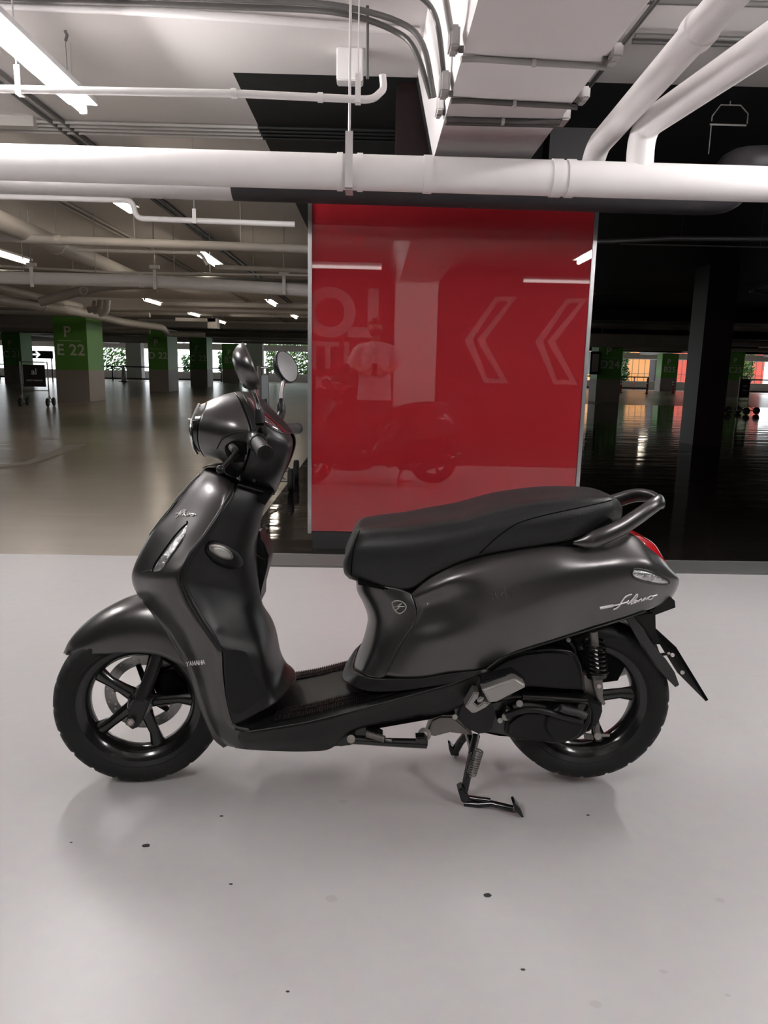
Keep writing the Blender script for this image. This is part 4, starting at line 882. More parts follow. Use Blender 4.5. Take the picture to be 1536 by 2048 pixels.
prism('seat_pan', [(716, 1160), (768, 1172), (822, 1180), (870, 1148), (930, 1122), (1025, 1102), (1165, 1076), (1225, 1040), (1225, 1060), (1165, 1094), (1023, 1108), (905, 1140), (862, 1160), (826, 1192), (716, 1170)], .12, -.12, M['dark'], sc, .003)
# ---- grab rail
arm = [(1145, 1086, .128), (1175, 1083, .135), (1210, 1070, .132), (1245, 1053, .118), (1280, 1030, .098), (1308, 1010, .072), (1320, 1002, .035)]
pA = [P(*q) for q in arm]; pB = [Vector((p.x, -p.y, p.z)) for p in pA[::-1]]; mid = Vector((P(1316, 1000, 0).x + .006, 0, P(1316, 1004, 0).z))
pts = curve(pA + [mid] + pB, 7); n = len(pts); rs = []
for i in range(n):
    u = abs(i / (n - 1) * 2 - 1); rs.append(.004 + .020 * min(1, (1 - u) * 5) if u > .8 else .024 - .006 * (1 - u))
bm = bmesh.new(); tube(bm, pts, rs, 16, flat=(.55, 1)); o = obj('grab_rail', bm, M['paint'], sc, smooth=True)
# ---- tail light and rear lamps
bm = bmesh.new()
rows = [[(1262, 1067, 0), (1264, 1066, .03), (1267, 1069, .05), (1272, 1078, .058)], [(1283, 1072, 0), (1286, 1073, .03), (1287, 1078, .047), (1290, 1090, .056)], [(1306, 1086, 0), (1308, 1088, .026), (1306, 1094, .038), (1306, 1104, .048)], [(1322, 1108, 0), (1322, 1108, .02), (1321, 1110, .028), (1320, 1114, .034)], [(1332, 1125, 0), (1331, 1124, .012), (1329, 1124, .018), (1326, 1123, .022)]]
sheet('tail_light', rows, M['redlens'], sc, 6, 5, t=.003, lab='red tail light lens')
disc_on('rear_turn_signal', 'side_cover', [(1264, 1146), (1270, 1140), (1285, 1141), (1305, 1147), (1325, 1156), (1336, 1163), (1334, 1167), (1318, 1167), (1295, 1163), (1272, 1156)], M['lens'], .002, .006, lab='clear almond-shaped turn signal lens')
seam('signal_surround', 'side_cover', [(1263, 1147), (1269, 1138), (1285, 1139), (1306, 1145), (1327, 1155), (1338, 1163), (1334, 1169), (1316, 1169), (1293, 1165), (1270, 1158), (1263, 1147)], .0022, M['satin'])
# front turn signal
disc_on('front_turn_signal', 'front_cowl', [(306, 1142), (312, 1129), (323, 1112), (337, 1093), (352, 1075), (366, 1060), (374, 1049), (373, 1063), (364, 1080), (352, 1098), (339, 1116), (328, 1132), (319, 1141)], M['lens'], .002, .005, lab='clear slanted turn signal lens')
seam('signal_surround', 'front_cowl', [(305, 1144), (310, 1128), (326, 1104), (348, 1074), (364, 1056), (374, 1047), (374, 1043)], .0024, M['dark'])
seam('panel_crease', 'front_cowl', [(284, 1144), (300, 1140), (305, 1144)], .0012, M['paint'])
# ---- emblems and letters
def script(name, surf, strokes, r, m, lift=.0025, lab=None):
    bm = bmesh.new()
    for st, rr in strokes:
        c = curve([Vector((x, y, 0)) for x, y in st], 5) if len(st) > 2 else [Vector((x, y, 0)) for x, y in st]
        tube(bm, [on(surf, p.x, p.y, lift) for p in c], r * rr, 6)
    o = obj(name, bm, m, sc, smooth=True); o['label'] = lab
def R7(l): return [(1180 + x / 7.68, 1160 + y / 7.68) for x, y in l]
script('model_emblem', 'side_cover', [
    (R7([(150, 432), (350, 392)]), 2.3), (R7([(345, 392), (440, 378), (520, 352), (560, 340)]), 1.1),
    (R7([(350, 452), (400, 436), (448, 395), (490, 325), (540, 262), (600, 228), (640, 220)]), 1.2),
    (R7([(560, 340), (590, 318), (575, 350), (590, 370)]), 1), (R7([(585, 370), (640, 310), (705, 232), (725, 222), (728, 242), (690, 290), (640, 335), (628, 372)]), 1),
    (R7([(628, 372), (670, 350), (715, 312), (690, 318), (668, 345), (695, 350), (730, 312), (735, 335)]), .95), (R7([(735, 338), (760, 305), (790, 290), (790, 322), (830, 290)]), .95),
    (R7([(820, 318), (848, 270), (862, 300), (890, 268), (905, 262)]), .95), (R7([(905, 265), (895, 292), (930, 298), (965, 268), (958, 245), (925, 248), (905, 270)]), .95), (R7([(955, 250), (990, 240), (1030, 228)]), 1.1)], .0018, M['chromew'], lab='chrome script letters on the tail')
def R6(l): return [(280 + x / 10.97, 1000 + y / 10.97) for x, y in l]
script('model_emblem', 'front_cowl', [
    (R6([(785, 385), (830, 350), (865, 300), (900, 250), (955, 222), (1005, 228)]), 1), (R6([(785, 300), (830, 288), (880, 300)]), 1),
    (R6([(880, 345), (900, 300), (930, 270), (985, 262), (960, 300), (930, 330), (925, 350)]), 1), (R6([(925, 348), (970, 310), (990, 335), (1010, 345), (1050, 300), (1050, 340), (1095, 300), (1105, 335)]), 1),
    (R6([(1105, 335), (1125, 305), (1165, 305), (1160, 340), (1120, 342)]), 1), (R6([(1160, 312), (1200, 312), (1225, 322)]), 1)], .0018, M['chromew'], lab='chrome script letters on the nose')
# maker name: block letters
def block(surf, s, x0, y0, x1, y1, hh, m, name):
    L = {'Y': [[(0, 0), (.5, .5), (1, 0)], [(.5, .5), (.5, 1)]], 'A': [[(0, 1), (.5, 0), (1, 1)], [(.2, .65), (.8, .65)]], 'M': [[(0, 1), (0.05, 0), (.5, .8), (.95, 0), (1, 1)]], 'H': [[(0, 0), (0, 1)], [(1, 0), (1, 1)], [(0, .5), (1, .5)]]}
    bm = bmesh.new(); n = len(s)
    for i, ch in enumerate(s):
        for st in L[ch]:
            pp = []
            for u, v in st:
                f = (i + .1 + u * .78) / n; pp.append(on(surf, x0 + (x1 - x0) * f + (v - .5) * .8, y0 + (y1 - y0) * f + (v - .5) * hh, .002))
            tube(bm, pp, .00125, 6)
    o = obj(name, bm, m, sc); o['label'] = 'pale block letters on the lower nose'
block('front_cowl', 'YAMAHA', 372, 1328, 410, 1324, 8.5, M['chromew'], 'maker_lettering')
sq = [(784, 1206), (790, 1202), (803, 1203), (812, 1212), (808, 1222), (798, 1227), (788, 1218), (784, 1206)]
seam('badge_outline', 'seat_front_panel', sq, .0015, M['sticker'], 5, .002)
seam('badge_symbol', 'seat_front_panel', [(791, 1220), (798, 1215), (796, 1212), (803, 1207)], .002, M['sticker'], 5, .002); seam('badge_bar', 'seat_front_panel', [(788, 1214), (798, 1213), (809, 1213)], .001, M['sticker'], 4, .002)
script('scratch_marks', 'side_cover', [([(983, 1186), (986, 1200)], 1), ([(990, 1186), (994, 1198)], 1), ([(996, 1184), (998, 1196)], 1), ([(1003, 1184), (1001, 1192), (1008, 1184), (1012, 1190)], 1), ([(1008, 1172), (1014, 1198)], 1), ([(1026, 1180), (1028, 1188)], 1), ([(1031, 1176), (1034, 1186)], 1), ([(1037, 1170), (1041, 1180)], 1)], .0006, M['scratch'], .0008, 'pale scratch marks on the flank')
# ---- rear plate holder
prism('reflector_lamp', [(1300, 1222), (1318, 1205), (1341, 1193), (1351, 1203), (1352, 1216), (1312, 1231)], .035, -.035, M['satin'], sc, .004)
prism('plate_bracket', [(1262, 1232), (1286, 1226), (1312, 1222), (1313, 1262), (1322, 1290), (1306, 1290), (1290, 1262), (1275, 1244)], .03, -.03, M['satin'], sc, .005)
prism('mudguard_flap', [(1252, 1236), (1266, 1232), (1284, 1256), (1308, 1292), (1332, 1318), (1350, 1345), (1359, 1370), (1352, 1375), (1330, 1354), (1306, 1325), (1284, 1295)], .075, .066, M['gloss'], sc, .002)
sheet('rear_mudguard', [
    [(1258, 1238, 0), (1256, 1236, .04), (1253, 1237, .07)], [(1290, 1284, 0), (1287, 1284, .04), (1284, 1288, .075)], [(1320, 1326, 0), (1316, 1326, .045), (1312, 1331, .078)], [(1356, 1370, 0), (1354, 1370, .03), (1352, 1373, .05)]], M['gloss'], sc, 5, 5, t=.003)
bm = bmesh.new(); a = P(1322, 1270, 0); b = P(1384, 1371, 0); dv = (b - a); nn = Vector((dv.z, 0, -dv.x)).normalized() * -.004
V_ = [bm.verts.new(p) for p in (a + Vector((0, -.095, 0)), a + Vector((0, .095, 0)), b + Vector((0, .095, 0)), b + Vector((0, -.095, 0)))]; bm.faces.new(V_); o = obj('plate_mount', bm, M['dark'], sc); solid(o, .008)
for px, py in ((1345, 1310), (1365, 1345)): T('plate_screw', [(px, py, .094), (px, py, .101)], .0055, M['chrome'], sc, seg=8)
T('plate_bracket_bolt', [(1323, 1309, .05), (1338, 1307, .09)], .004, M['alu'], sc, seg=8)
# ---- rear shock
ax0, ax1 = P(1186, 1262, .095), P(1194, 1352, .095)
T('rear_shock', [(1186, 1262, .095), (1189, 1296, .095)], .0125, M['alu'], sc, seg=14)
o = T('shock_damper', [(1188, 1285, .095), (1193, 1345, .095)], .009, M['chrome'], sc, seg=12)
d_ = (ax1 - ax0); hel = []
for i in range(7 * 16 + 1):
    u = i / (7 * 16); q = ax0 + d_ * (.22 + .68 * u); a = i / 16 * 2 * pi; hel.append(q + Vector((cos(a) * .027, sin(a) * .027, 0)))
o = tubeo('shock_spring', hel, .0036, M['gloss'], sc, 6)
T('shock_seat', [(1193, 1343, .095), (1194, 1352, .095)], .027, M['gloss'], sc, seg=18)
prism('shock_mount', [(1186, 1353), (1205, 1353), (1207, 1378), (1206, 1396), (1212, 1408), (1208, 1412), (1198, 1404), (1190, 1380)], .105, .08, M['alu'], sc, .003)
prism('swingarm', [(1165, 1346), (1186, 1352), (1200, 1385), (1204, 1402), (1170, 1396), (1166, 1370)], .08, .05, M['alu'], sc, .004)
T('mount_bolt', [(1198, 1373, .1), (1198, 1373, .112)], .006, M['chrome'], sc, seg=6)
# ---- engine, air box, CVT
def K(l): return [(980 + x / 5.908, 1280 + y / 5.908) for x, y in l]
prism('engine_block', [(900, 1400), (960, 1385), (1080, 1380), (1160, 1375), (1175, 1440), (1120, 1480), (1000, 1475), (930, 1460), (890, 1440)], .055, -.09, M['dark'], sc, .008)
prism('air_filter_box', K([(-60, 400), (60, 300), (200, 215), (400, 150), (640, 122), (800, 122), (930, 140), (1000, 180), (1045, 250), (1080, 370), (1100, 480), (1105, 600), (850, 590), (500, 560), (100, 600)]), .118, .03, M['plast'], sc, .008, 3)
T('filter_box_rim', K([(560, 126), (700, 112), (850, 118), (960, 138), (1030, 200), (1070, 300), (1092, 400), (1105, 600)]) and [(x, y, .12) for x, y in K([(560, 128), (700, 116), (850, 120), (960, 142), (1028, 205), (1068, 300), (1090, 400), (1103, 590)])], .0022, M['satin'], sc, seg=6)
prism('crankcase_cover', K([(-330, 900), (-200, 780), (60, 700), (300, 655), (700, 672), (1000, 680), (1220, 700), (1310, 745), (1335, 830), (1320, 930), (1262, 1025), (1160, 1100), (1060, 1180), (900, 1230), (750, 1245), (600, 1215), (300, 1195), (160, 1135), (0, 1110), (-160, 1090), (-280, 1030)]), .112, .03, M['gloss'], sc, .01, 3)
prism('cvt_cover', K([(300, 900), (420, 840), (640, 850), (840, 930), (1090, 960), (1180, 800), (1200, 900), (1180, 1010), (1120, 1110), (1010, 1190), (870, 1228), (720, 1222), (500, 1205), (300, 1180), (180, 1110), (200, 980)]), .128, .1, M['plast'], sc, .008, 3)
bm = bmesh.new(); lathe(bm, [(0, -.136), (.045, -.136), (.05, -.132), (.052, -.12), (0, -.12)], 32, Matrix.Translation((P(1129, 1447, .13).x, 0, P(1129, 1447, .13).z))); o = obj('cvt_boss', bm, M['plast'], sc); auto(o)
prism('rear_cover_plate', K([(1150, 700), (1260, 740), (1325, 760), (1330, 850), (1290, 960), (1180, 1080), (1150, 1090), (1200, 980), (1210, 870), (1180, 780)]), .118, .1, M['plast'], sc, .003)
T('kick_lever', [(x, y, .14) for x, y in K([(185, 900), (300, 850), (430, 822), (560, 824), (700, 855), (850, 905), (960, 925), (1090, 950)])], [.010, .009, .009, .009, .009, .009, .010, .009], M['satin'], sc, seg=10)
T('kick_pedal', [(x, y, .15) for x, y in K([(830, 800), (900, 830), (1040, 860), (1130, 900)])], .0105, M['grip'], sc, seg=10)
T('kick_shaft', [(x, y, .12) for x, y in K([(155, 840), (250, 880)])], .018, M['satin'], sc, seg=12)
T('cooling_shroud_ridge', [(x, y, .118) for x, y in K([(380, 672), (700, 690), (1000, 712), (1150, 720)])], .009, M['gloss'], sc, seg=10)
for (x, y, r) in ((350, 752, .009), (185, 908, .010), (120, 952, .007), (1275, 1140, .009)):
    q = K([(x, y)])[0]; T('case_bolt', [(q[0], q[1], .11), (q[0], q[1], .14)], r, M['sticker'] if x < 1000 else M['alu'], sc, seg=10)
prism('brake_arm', K([(1225, 1060), (1250, 985), (1300, 985), (1300, 1080), (1320, 1120), (1290, 1170), (1240, 1160)]), .1, .09, M['alu'], sc, .003)
T('brake_cable_end', [(x, y, .095) for x, y in K([(1300, 1125), (1410, 1125)])], .004, M['alu'], sc, seg=8)
bm = bmesh.new(); q0 = P(*K([(1110, 1130)])[0], .095); q1 = P(*K([(1215, 1145)])[0], .095); tube(bm, [q0.lerp(q1, i / 60) + Vector((0, cos(i / 60 * 12 * pi) * .007, sin(i / 60 * 12 * pi) * .007)) for i in range(61)], .0017, 5); obj('brake_spring', bm, M['alu'], sc, smooth=True)
T('filter_screw', [(1137, 1280, .11), (1137, 1280, .125)], .006, M['alu'], sc, seg=8); T('vent_hose', [(1137, 1284, .1), (1148, 1296, .1), (1152, 1320, .1)], .005, M['plast'], sc, seg=8)
def Fq(l): return [(880 + x / 2.954, 1240 + y / 2.954) for x, y in l]
# engine hanger, grey castings
prism('engine_hanger', [(862, 1440), (880, 1432), (905, 1432), (925, 1448), (940, 1462), (945, 1472), (900, 1466), (870, 1474), (852, 1470)], .08, .04, M['alu'], sc, .005)
T('hanger_bushing', [(849, 1469, .09), (849, 1469, .07)], .018, M['alu'], sc, seg=18); T('bushing_bolt', [(849, 1469, .096), (849, 1469, .088)], .008, M['chrome'], sc, seg=6)
prism('lower_side_cover', Fq([(120, 480), (200, 400), (240, 350), (280, 288), (330, 360), (300, 470), (330, 560), (310, 640), (280, 672), (230, 678), (150, 640), (95, 575)]), .14, .08, M['satin'], sc, .006)
T('cover_bolt', [(910, 1434, .14), (910, 1434, .15)], .007, M['sticker'], sc, seg=8)
# foot peg
pg = prism('passenger_footpeg', Fq([(248, 415), (435, 350), (455, 352), (505, 384), (503, 402), (335, 487), (292, 490)]), .235, .195, M['peg'], sc, .005, 3, lab='silver folding footpeg')
prism('footpeg_rubber', Fq([(250, 352), (430, 313), (450, 320), (508, 365), (510, 385), (440, 352), (250, 410)]), .205, .165, M['plast'], pg, .004)
prism('footpeg_bracket', Fq([(203, 428), (232, 432), (225, 462), (200, 490), (225, 512), (262, 485), (298, 494), (272, 518), (212, 550), (190, 552), (150, 515)]), .205, .16, M['peg'], pg, .003)
prism('footpeg_hinge', Fq([(238, 455), (262, 462), (250, 492), (222, 488), (222, 470)]), .2, .165, M['peg'], pg, .003)
# ---- centre stand
def G(x, y): return (640 + x / 3.339, 1380 + y / 3.339)
st = T('centre_stand', [(*G(1045, 300), .09), (*G(1015, 420), .1), (*G(975, 620), .112), (*G(958, 700), .118)], .0105, M['gloss'], sc, seg=12)
st['label'] = 'black centre stand, lowered'
T('stand_leg_rib', [(*G(1010, 420), .112), (*G(970, 640), .122)], .006, M['gloss'], st, seg=8)
prism('stand_foot', [G(920, 672), G(950, 655), G(985, 690), G(1000, 730), G(975, 765), G(945, 750)], .135, .1, M['gloss'], st, .004)
T('stand_kick_arm', [(*G(962, 758), .125), (*G(1060, 765), .135), (*G(1145, 758), .145), (*G(1290, 792), .165)], .0085, M['gloss'], st, seg=10)
T('stand_arm_brace', [(*G(985, 718), .12), (*G(1060, 728), .13), (*G(1138, 738), .14)], .0065, M['gloss'], st, seg=10)
prism('stand_kick_pad', [G(1288, 762), G(1305, 757), G(1340, 800), G(1362, 852), G(1350, 856), G(1318, 822), G(1300, 800)], .185, .15, M['gloss'], st, .003)
T('stand_cross_tube', [Vector((P(*G(1020, 400), .1).x, -.1, P(*G(1020, 400), .1).z)), Vector((P(*G(1020, 400), .1).x, .12, P(*G(1020, 400), .1).z))], .011, M['gloss'], st, seg=10)
T('stand_far_leg', [(*G(975, 300), -.1), (*G(935, 350), -.11), (*G(900, 415), -.125)], .012, M['gloss'], st, seg=10)
prism('stand_far_foot', [G(858, 363), G(872, 370), G(905, 400), G(930, 425), G(925, 445), G(875, 438), G(862, 400)], -.115, -.145, M['gloss'], st, .003)
q0 = P(*G(1062, 400), .125); q1 = P(*G(1012, 565), .13); bm = bmesh.new(); n = 11 * 14
dd = (q1 - q0).normalized(); s1 = dd.orthogonal().normalized(); s2 = dd.cross(s1)
tube(bm, [q0.lerp(q1, i / n) + s1 * cos(i / 14 * 2 * pi) * .0115 + s2 * sin(i / 14 * 2 * pi) * .0115 for i in range(n + 1)], .0021, 6); tube(bm, [P(*G(1060, 288), .12), P(*G(1055, 340), .122), P(*G(1040, 385), .125), q0], .0025, 6); tube(bm, [q1, P(*G(1002, 590), .125)], .0025, 6)
o = obj('stand_spring', bm, M['alu'], st, smooth=True); o['label'] = 'bare steel return spring'
# ---- folded side stand
ss = T('side_stand', [(*G(215, 330), .13), (*G(300, 335), .13), (*G(450, 348), .14), (*G(715, 358), .15)], [.012, .012, .011, .013], M['gloss'], sc, seg=12); ss['label'] = 'black side stand, folded up'
T('side_stand_pivot_bolt', [(*G(207, 328), .14), (*G(207, 328), .152)], .011, M['alu'], ss, seg=12)
prism('side_stand_bracket', [G(60, 370), G(150, 300), G(270, 250), (735, 1452), G(420, 300), G(260, 360), G(140, 380)], .13, .1, M['gloss'], ss, .003)
prism('side_stand_foot', [G(640, 320), G(700, 318), G(722, 345), G(720, 382), G(690, 376), G(640, 350)], .16, .13, M['gloss'], ss, .003)
q0 = P(*G(310, 292), .145); q1 = P(*G(430, 328), .15); bm = bmesh.new(); n = 15 * 10; dd = (q1 - q0).normalized(); s1 = dd.orthogonal().normalized(); s2 = dd.cross(s1)
tube(bm, [q0.lerp(q1, i / n) + s1 * cos(i / 10 * 2 * pi) * .008 + s2 * sin(i / 10 * 2 * pi) * .008 for i in range(n + 1)], .0018, 5); tube(bm, [q1, P(*G(480, 340), .15)], .004, 6); o = obj('side_stand_spring', bm, M['alu'], ss, smooth=True); o['label'] = 'pale coil spring'
# ---- muffler on the far side
bm = bmesh.new(); tube(bm, [Vector((.25, .13, .2)), Vector((.5, .17, .23)), Vector((.62, .18, .26)), Vector((.86, .19, .32))], [.03, .05, .055, .045], 18); obj('muffler', bm, M['gloss'], sc, smooth=True)
# ================= handlebar and headlight assembly
sheet('headlight_cowl', [
    [(414, 803, 0), (411, 812, .055), (402, 832, .088), (396, 862, .094), (398, 890, .075), (406, 908, .04), (412, 914, 0)],
    [(432, 795, 0), (434, 806, .065), (430, 835, .108), (424, 868, .115), (422, 895, .092), (430, 912, .05), (436, 918, 0)],
    [(452, 788, 0), (460, 802, .072), (468, 838, .122), (462, 872, .13), (455, 905, .108), (452, 925, .06), (456, 935, 0)],
    [(470, 784, 0), (480, 800, .075), (498, 845, .122), (500, 880, .13), (490, 925, .112), (478, 950, .065), (476, 962, 0)],
    ], M['paint'], sc, 7, 6, t=.003)
sheet('handlebar_cover', [
    [(468, 784, 0), (479, 798, .076), (499, 846, .123), (503, 884, .132), (494, 928, .113), (484, 955, .075), (482, 972, 0)],
    [(492, 785, 0), (502, 800, .078), (522, 850, .12), (528, 888, .128), (520, 932, .11), (508, 962, .072), (504, 980, 0)],
    [(520, 812, 0), (528, 824, .07), (548, 862, .105), (556, 896, .108), (546, 938, .092), (532, 968, .062), (526, 986, 0)],
    [(552, 844, 0), (558, 850, .055), (571, 874, .078), (576, 900, .08), (566, 936, .068), (553, 965, .045), (547, 986, 0)],
    [(579, 868, 0), (581, 870, .025), (585, 880, .035), (585, 898, .036), (577, 925, .03), (563, 956, .02), (551, 986, 0)]], M['satin'], sc, 7, 6, t=.003, lab='dark rear handlebar cover')
# shade of the lever recess, laid on the cowl as a black patch, and its rim
disc_on('lever_recess_shade', 'headlight_cowl', [(450, 893), (462, 884), (480, 883), (492, 886), (494, 905), (492, 921), (476, 925), (462, 922), (452, 908)], M['dark'], .006, .003, lab='black patch painted as the shaded opening around the brake lever')
seam('cowl_ridge', 'headlight_cowl', [(433, 896), (442, 880), (455, 870), (470, 864), (484, 862), (496, 862)], .003, M['paint'])
seam('cowl_gap', 'handlebar_cover', [(474, 790), (482, 806), (490, 823), (498, 845), (502, 862)], .0014, M['dark'], 6, .0008)
disc_on('dash_display', 'handlebar_cover', [(489, 790), (494, 792), (508, 802), (530, 822), (552, 842), (572, 862), (576, 868), (562, 864), (540, 852), (516, 832), (500, 812)], M['dash'], .001, .003, lab='maroon tinted instrument display')
seam('dash_rim', 'handlebar_cover', [(487, 790), (499, 811), (515, 832), (539, 853), (560, 865), (577, 869)], .0015, M['satin'], 6, .001)
sheet('headlight_lens', [
    [(413, 804, 0), (410, 813, .05), (401, 832, .082), (394, 862, .088), (396, 890, .07), (404, 908, .036), (410, 914, 0)],
    [(396, 812, 0), (393, 820, .042), (387, 838, .068), (384, 864, .073), (386, 886, .058), (392, 900, .03), (396, 906, 0)],
    [(386, 826, 0), (384, 832, .03), (381, 846, .048), (379, 862, .052), (381, 878, .04), (385, 890, .02), (388, 896, 0)],
    [(380, 850, 0), (380, 851, .012), (379, 854, .02), (378.5, 858, .022), (379, 862, .018), (380, 866, .01), (380, 868, 0)]], M['gloss'], sc, 6, 6, t=0, lab='dark glossy headlight with chrome rim')
T('headlight_rim', curve([P(398, 808, .02), P(389, 828, .05), P(382, 850, .068), P(382, 872, .07), P(387, 893, .055), P(394, 907, .03)], 5), .0035, M['chrome'], sc, seg=8)
T('headlight_bar', curve([P(378, 838, .02), P(385, 840, .06), P(395, 839, .088)], 5), .003, M['chrome'], sc, seg=8)
# neck trim below the cover
T('neck_trim', curve([P(476, 969, .085), P(500, 976, .07), P(525, 984, .045), P(548, 988, 0)], 5), .003, M['satin'], sc, seg=8)
T('cover_screw', [(508, 961, .09), (508, 961, .096)], .004, M['satin'], sc, seg=8)
prism('steering_neck', [(480, 960), (545, 985), (530, 1010), (470, 985)], .045, -.045, M['dark'], sc, .006)
# grips
def grip(sd):
    k = 1 if sd > 0 else -1
    A_ = P(513, 882, .17); A_ = Vector((A_.x, A_.y * k, A_.z)); B_ = P(531, 907, .335); B_ = Vector((B_.x, B_.y * k, B_.z)); d_ = (B_ - A_)
    g = tubeo('handlebar_grip', [A_, A_ + d_ * .3, A_ + d_ * .9], [.0165, .0165, .0168], M['grip'], sc, 20)
    tubeo('bar_end', [A_ + d_ * .9, A_ + d_ * .93, A_ + d_ * 1.0], [.0165, .0185, .0175], M['satin'], g, 20); tubeo('bar_end_cap', [A_ + d_ * .99, A_ + d_ * 1.012], [.010, .009], M['gloss'], g, 16)
    tubeo('switch_housing', [A_ - d_ * .5, A_ - d_ * .05, A_ + d_ * .12, A_ + d_ * .18], [.018, .0225, .0225, .019], M['satin'], g, 20)
    L0 = P(466, 898, .15); L1 = P(474, 906, .2); L2 = P(441, 939, .36); f = lambda v: Vector((v.x, v.y * k, v.z))
    lv = tubeo('brake_lever', [f(L0), f(L1), f(L1.lerp(L2, .5)), f(L2)], [.008, .0075, .006, .0055], M['gloss'], sc, 10)
    bm = bmesh.new(); bmesh.ops.create_uvsphere(bm, u_segments=16, v_segments=10, radius=.0095, matrix=Matrix.Translation(f(L2))); obj('lever_ball', bm, M['satin'], lv, smooth=True)
    tubeo('lever_perch', [f(P(464, 894, .15)), f(P(470, 900, .18))], .009, M['alu'], lv, 10)
grip(1); grip(-1)
# mirrors
def mirror(sd):
    c = P(498, 733, .33); c = Vector((c.x, c.y * sd, c.z)); toe = -radians(12 if sd > 0 else 32) * sd; hl = .060 if sd > 0 else .047
    base = P(520, 846, .2); top = P(518, 822, .2); f = lambda v: Vector((v.x, v.y * sd, v.z))
    m_ = tubeo('mirror_mount', [f(base), f(top), f(P(517, 812, .205))], [.0125, .012, .006], M['satin'], sc, 16)
    tubeo('mirror_arm', [f(base), f(P(524, 862, .15)), f(P(528, 872, .09))], [.011, .012, .012], M['satin'], m_, 12)
    tubeo('mirror_stem', [f(P(518, 818, .205)), f(P(514, 800, .22)), f(P(504, 772, .28))], .0055, M['chrome'], m_, 10)
    # housing: rounded triangular shell, long axis lateral
    Rm = Matrix.Translation(c) @ Matrix.Rotation(-toe if True else 0, 4, 'Z') @ Matrix.Rotation(radians(-20), 4, 'Y')
    def out(a): 
        r = 1 + .10 * cos(3 * a + .5 * sd * 0); return r
    bm = bmesh.new(); n = 40; prof = [(0, -.030), (.45, -.028), (.75, -.021), (.93, -.010), (1.0, 0), (1.0, .006), (.93, .008), (.90, .006)]
    rings = []
    for u, x in prof:
        rings.append([bm.verts.new(Rm @ Vector((x, cos(2 * pi * k / n) * hl * u * (1 + .06 * sd * 0) , sin(2 * pi * k / n) * .050 * u * (1 - .10 * cos(2 * pi * k / n) * -sd)))) for k in range(n)])
    for i in range(1, len(prof) - 1):
        for k in range(n): bm.faces.new((rings[i][k], rings[i][(k + 1) % n], rings[i + 1][(k + 1) % n], rings[i + 1][k]))
    for v in rings[0][1:]: bm.verts.remove(v)
    c0_ = rings[0][0]
    for k in range(n): bm.faces.new((c0_, rings[1][(k + 1) % n], rings[1][k]))
    hs = obj('mirror_housing', bm, M['paint'] if sd > 0 else M['satin'], m_, smooth=True)
    bm = bmesh.new(); bm.faces.new([bm.verts.new(Rm @ Vector((.0065, cos(2 * pi * k / n) * hl * .92, sin(2 * pi * k / n) * .050 * .92 * (1 - .10 * cos(2 * pi * k / n) * -sd)))) for k in range(n)]); gl = obj('mirror_glass', bm, M['glass'], m_); gl['label'] = 'reflective mirror glass'
    tubeo('mirror_joint', [f(P(505, 775, .275)), c + Vector((-.008, 0, -.038))], .007, M['satin'], m_, 10)
mirror(1); mirror(-1)

#PERSON
# ================================================================== PHOTOGRAPHER (seen mirrored in the red panel)
def skinmesh(name, joints, edges, m, parent, sub=2, root=0):
    me = bpy.data.meshes.new(name); me.from_pydata([j[0] for j in joints], edges, []); o = bpy.data.objects.new(name, me); COL.objects.link(o); o.parent = parent
    me.materials.append(m); sk = o.modifiers.new('skin', 'SKIN'); sk.use_smooth_shade = True
    for i, j in enumerate(joints):
        r = j[1]; me.skin_vertices[0].data[i].radius = r if isinstance(r, tuple) else (r, r)
        me.skin_vertices[0].data[i].use_root = (i == root)
    s = o.modifiers.new('sub', 'SUBSURF'); s.levels = s.render_levels = sub; return o
pr = thing('person', 'person in a loose light grey T-shirt and mask holding up a phone', 'person', (0, -.42, 0))
J = [((0, 0, .93), (.15, .10)), ((0, 0, 1.08), (.14, .095)), ((0, 0, 1.30), (.16, .10)), ((0, -.01, 1.45), (.10, .07)), ((0, 0, 1.50), (.052, .055)), ((0, .02, 1.56), (.068, .085)), ((0, .022, 1.64), (.098, .122)), ((0, .015, 1.70), (.105, .125)),
     ((.17, 0, 1.42), .058), ((.27, -.02, 1.18), .045), ((.16, .22, 1.10), .032), ((.075, .33, 1.13), .022),
     ((-.17, 0, 1.42), .058), ((-.27, -.02, 1.18), .045), ((-.16, .22, 1.10), .032), ((-.075, .33, 1.13), .022),
     ((.095, 0, .86), .085), ((.11, .02, .48), .058), ((.12, 0, .09), .042), ((.13, .12, .04), .035), ((-.095, 0, .86), .085), ((-.11, .02, .48), .058), ((-.12, 0, .09), .042), ((-.13, .12, .04), .035)]
Eg = [(0, 1), (1, 2), (2, 3), (3, 4), (4, 5), (5, 6), (6, 7), (2, 8), (8, 9), (9, 10), (10, 11), (2, 12), (12, 13), (13, 14), (14, 15), (0, 16), (16, 17), (17, 18), (18, 19), (0, 20), (20, 21), (21, 22), (22, 23)]
skinmesh('body', J, Eg, M['skin'], pr)
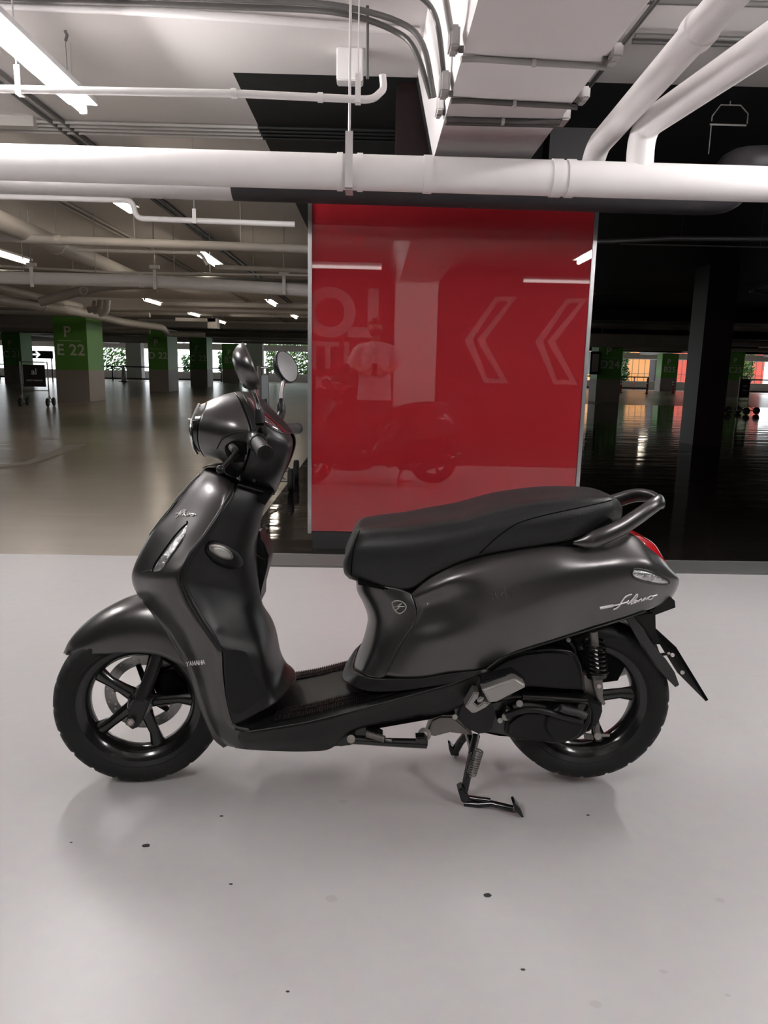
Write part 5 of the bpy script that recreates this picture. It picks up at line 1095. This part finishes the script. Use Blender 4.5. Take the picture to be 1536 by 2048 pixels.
# hands: palm with five fingers curled round the phone edges
for s in (1, -1):
    hj = [((s * .085, .32, 1.13), .02), ((s * .068, .345, 1.145), .021)]; he = [(0, 1)]
    for k in range(4):
        z = 1.17 - k * .019; L_ = (.03, .036, .034, .026)[k]; b0 = len(hj)
        hj += [((s * .064, .355, z), .0088), ((s * .05, .385 , z + .002), .008), ((s * (.045 - L_ * .6), .397, z + .002), .0068)]; he += [(1, b0), (b0, b0 + 1), (b0 + 1, b0 + 2)]
    b0 = len(hj); hj += [((s * .06, .335, 1.16), .0095), ((s * .042, .355, 1.175), .0085), ((s * .025, .368, 1.178), .0075)]; he += [(0, b0), (b0, b0 + 1), (b0 + 1, b0 + 2)]
    skinmesh('hand', hj, he, M['skin'], pr)
# clothing
def loft(name, rings, m, parent, n=36):
    bm = bmesh.new(); V = []
    for x, y, z, rx, ry in rings: V.append([bm.verts.new((x + cos(2 * pi * k / n) * rx, y + sin(2 * pi * k / n) * ry * (1 + .03 * sin(6 * pi * k / n + z * 9)), z)) for k in range(n)])
    for i in range(len(V) - 1):
        for k in range(n): bm.faces.new((V[i][k], V[i][(k + 1) % n], V[i + 1][(k + 1) % n], V[i + 1][k]))
    o = obj(name, bm, m, parent, smooth=True); s_ = o.modifiers.new('sub', 'SUBSURF'); s_.levels = s_.render_levels = 1; return o
shirt = loft('t_shirt', [(0, 0, .745, .222, .15), (0, 0, .85, .215, .147), (0, 0, 1.0, .205, .142), (0, 0, 1.18, .205, .14), (0, 0, 1.32, .205, .13), (0, 0, 1.40, .18, .115), (0, 0, 1.45, .125, .095), (0, .005, 1.475, .085, .078), (0, .005, 1.478, .078, .072)], M['shirt'], pr)
for s in (1, -1):
    bm = bmesh.new(); tube(bm, curve([(s * .06, 0, 1.40), (s * .185, -.005, 1.375), (s * .255, -.015, 1.26), (s * .295, -.02, 1.15)], 4), [.070 + .0018 * k for k in range(13)], 20, caps=False); obj('sleeve', bm, M['shirt'], shirt, smooth=True)
TJ = [((0, 0, .92), (.11, .10)), ((.085, 0, .82), .10), ((.12, .02, .48), .085), ((.125, 0, .06), .075), ((-.085, 0, .82), .10), ((-.12, .02, .48), .085), ((-.125, 0, .06), .075)]
skinmesh('trousers', TJ, [(0, 1), (1, 2), (2, 3), (0, 4), (4, 5), (5, 6)], M['pants'], pr)
for s in (1, -1): skinmesh('shoe', [((s * .125, -.06, .045), .045), ((s * .13, .06, .042), .048), ((s * .135, .15, .035), .035)], [(0, 1), (1, 2)], M['shoe'], pr)
bm = bmesh.new(); bmesh.ops.create_uvsphere(bm, u_segments=24, v_segments=16, radius=1, matrix=Matrix.Translation((0, .0, 1.665)) @ Matrix.Diagonal((.09, .118, .108, 1)))
bmesh.ops.delete(bm, geom=[v for v in bm.verts if (v.co.y > .035 and v.co.z < 1.705) or v.co.z < 1.62], context='VERTS'); o = obj('hair', bm, M['hair'], pr, smooth=True); solid(o, .01)
bm = bmesh.new(); bmesh.ops.create_uvsphere(bm, u_segments=24, v_segments=16, radius=1, matrix=Matrix.Translation((0, .04, 1.60)) @ Matrix.Diagonal((.082, .105, .062, 1)))
bmesh.ops.delete(bm, geom=[v for v in bm.verts if v.co.y < .02], context='VERTS'); obj('face_mask', bm, M['mask'], pr, smooth=True)
for s in (1, -1):
    bm = bmesh.new(); bmesh.ops.create_uvsphere(bm, u_segments=10, v_segments=8, radius=.011, matrix=Matrix.Translation((s * .03, .112, 1.668))); obj('eye', bm, M['hair'], pr, smooth=True)
    bm = bmesh.new(); bmesh.ops.create_uvsphere(bm, u_segments=10, v_segments=8, radius=1, matrix=Matrix.Translation((s * .086, .005, 1.65)) @ Matrix.Diagonal((.01, .02, .03, 1))); obj('ear', bm, M['skin'], pr, smooth=True)
bm = bmesh.new(); box(bm, (-.036, -.038, 1.06), (.036, -.03, 1.205)); bevel(bm, .003); ph = obj('phone', bm, M['phone']); tag(ph, 'black phone held upright by the photographer', 'phone')

skinmesh('nose', [((0, .12, 1.67), (.010, .010)), ((0, .136, 1.645), (.016, .014))], [(0, 1)], M['skin'], pr)
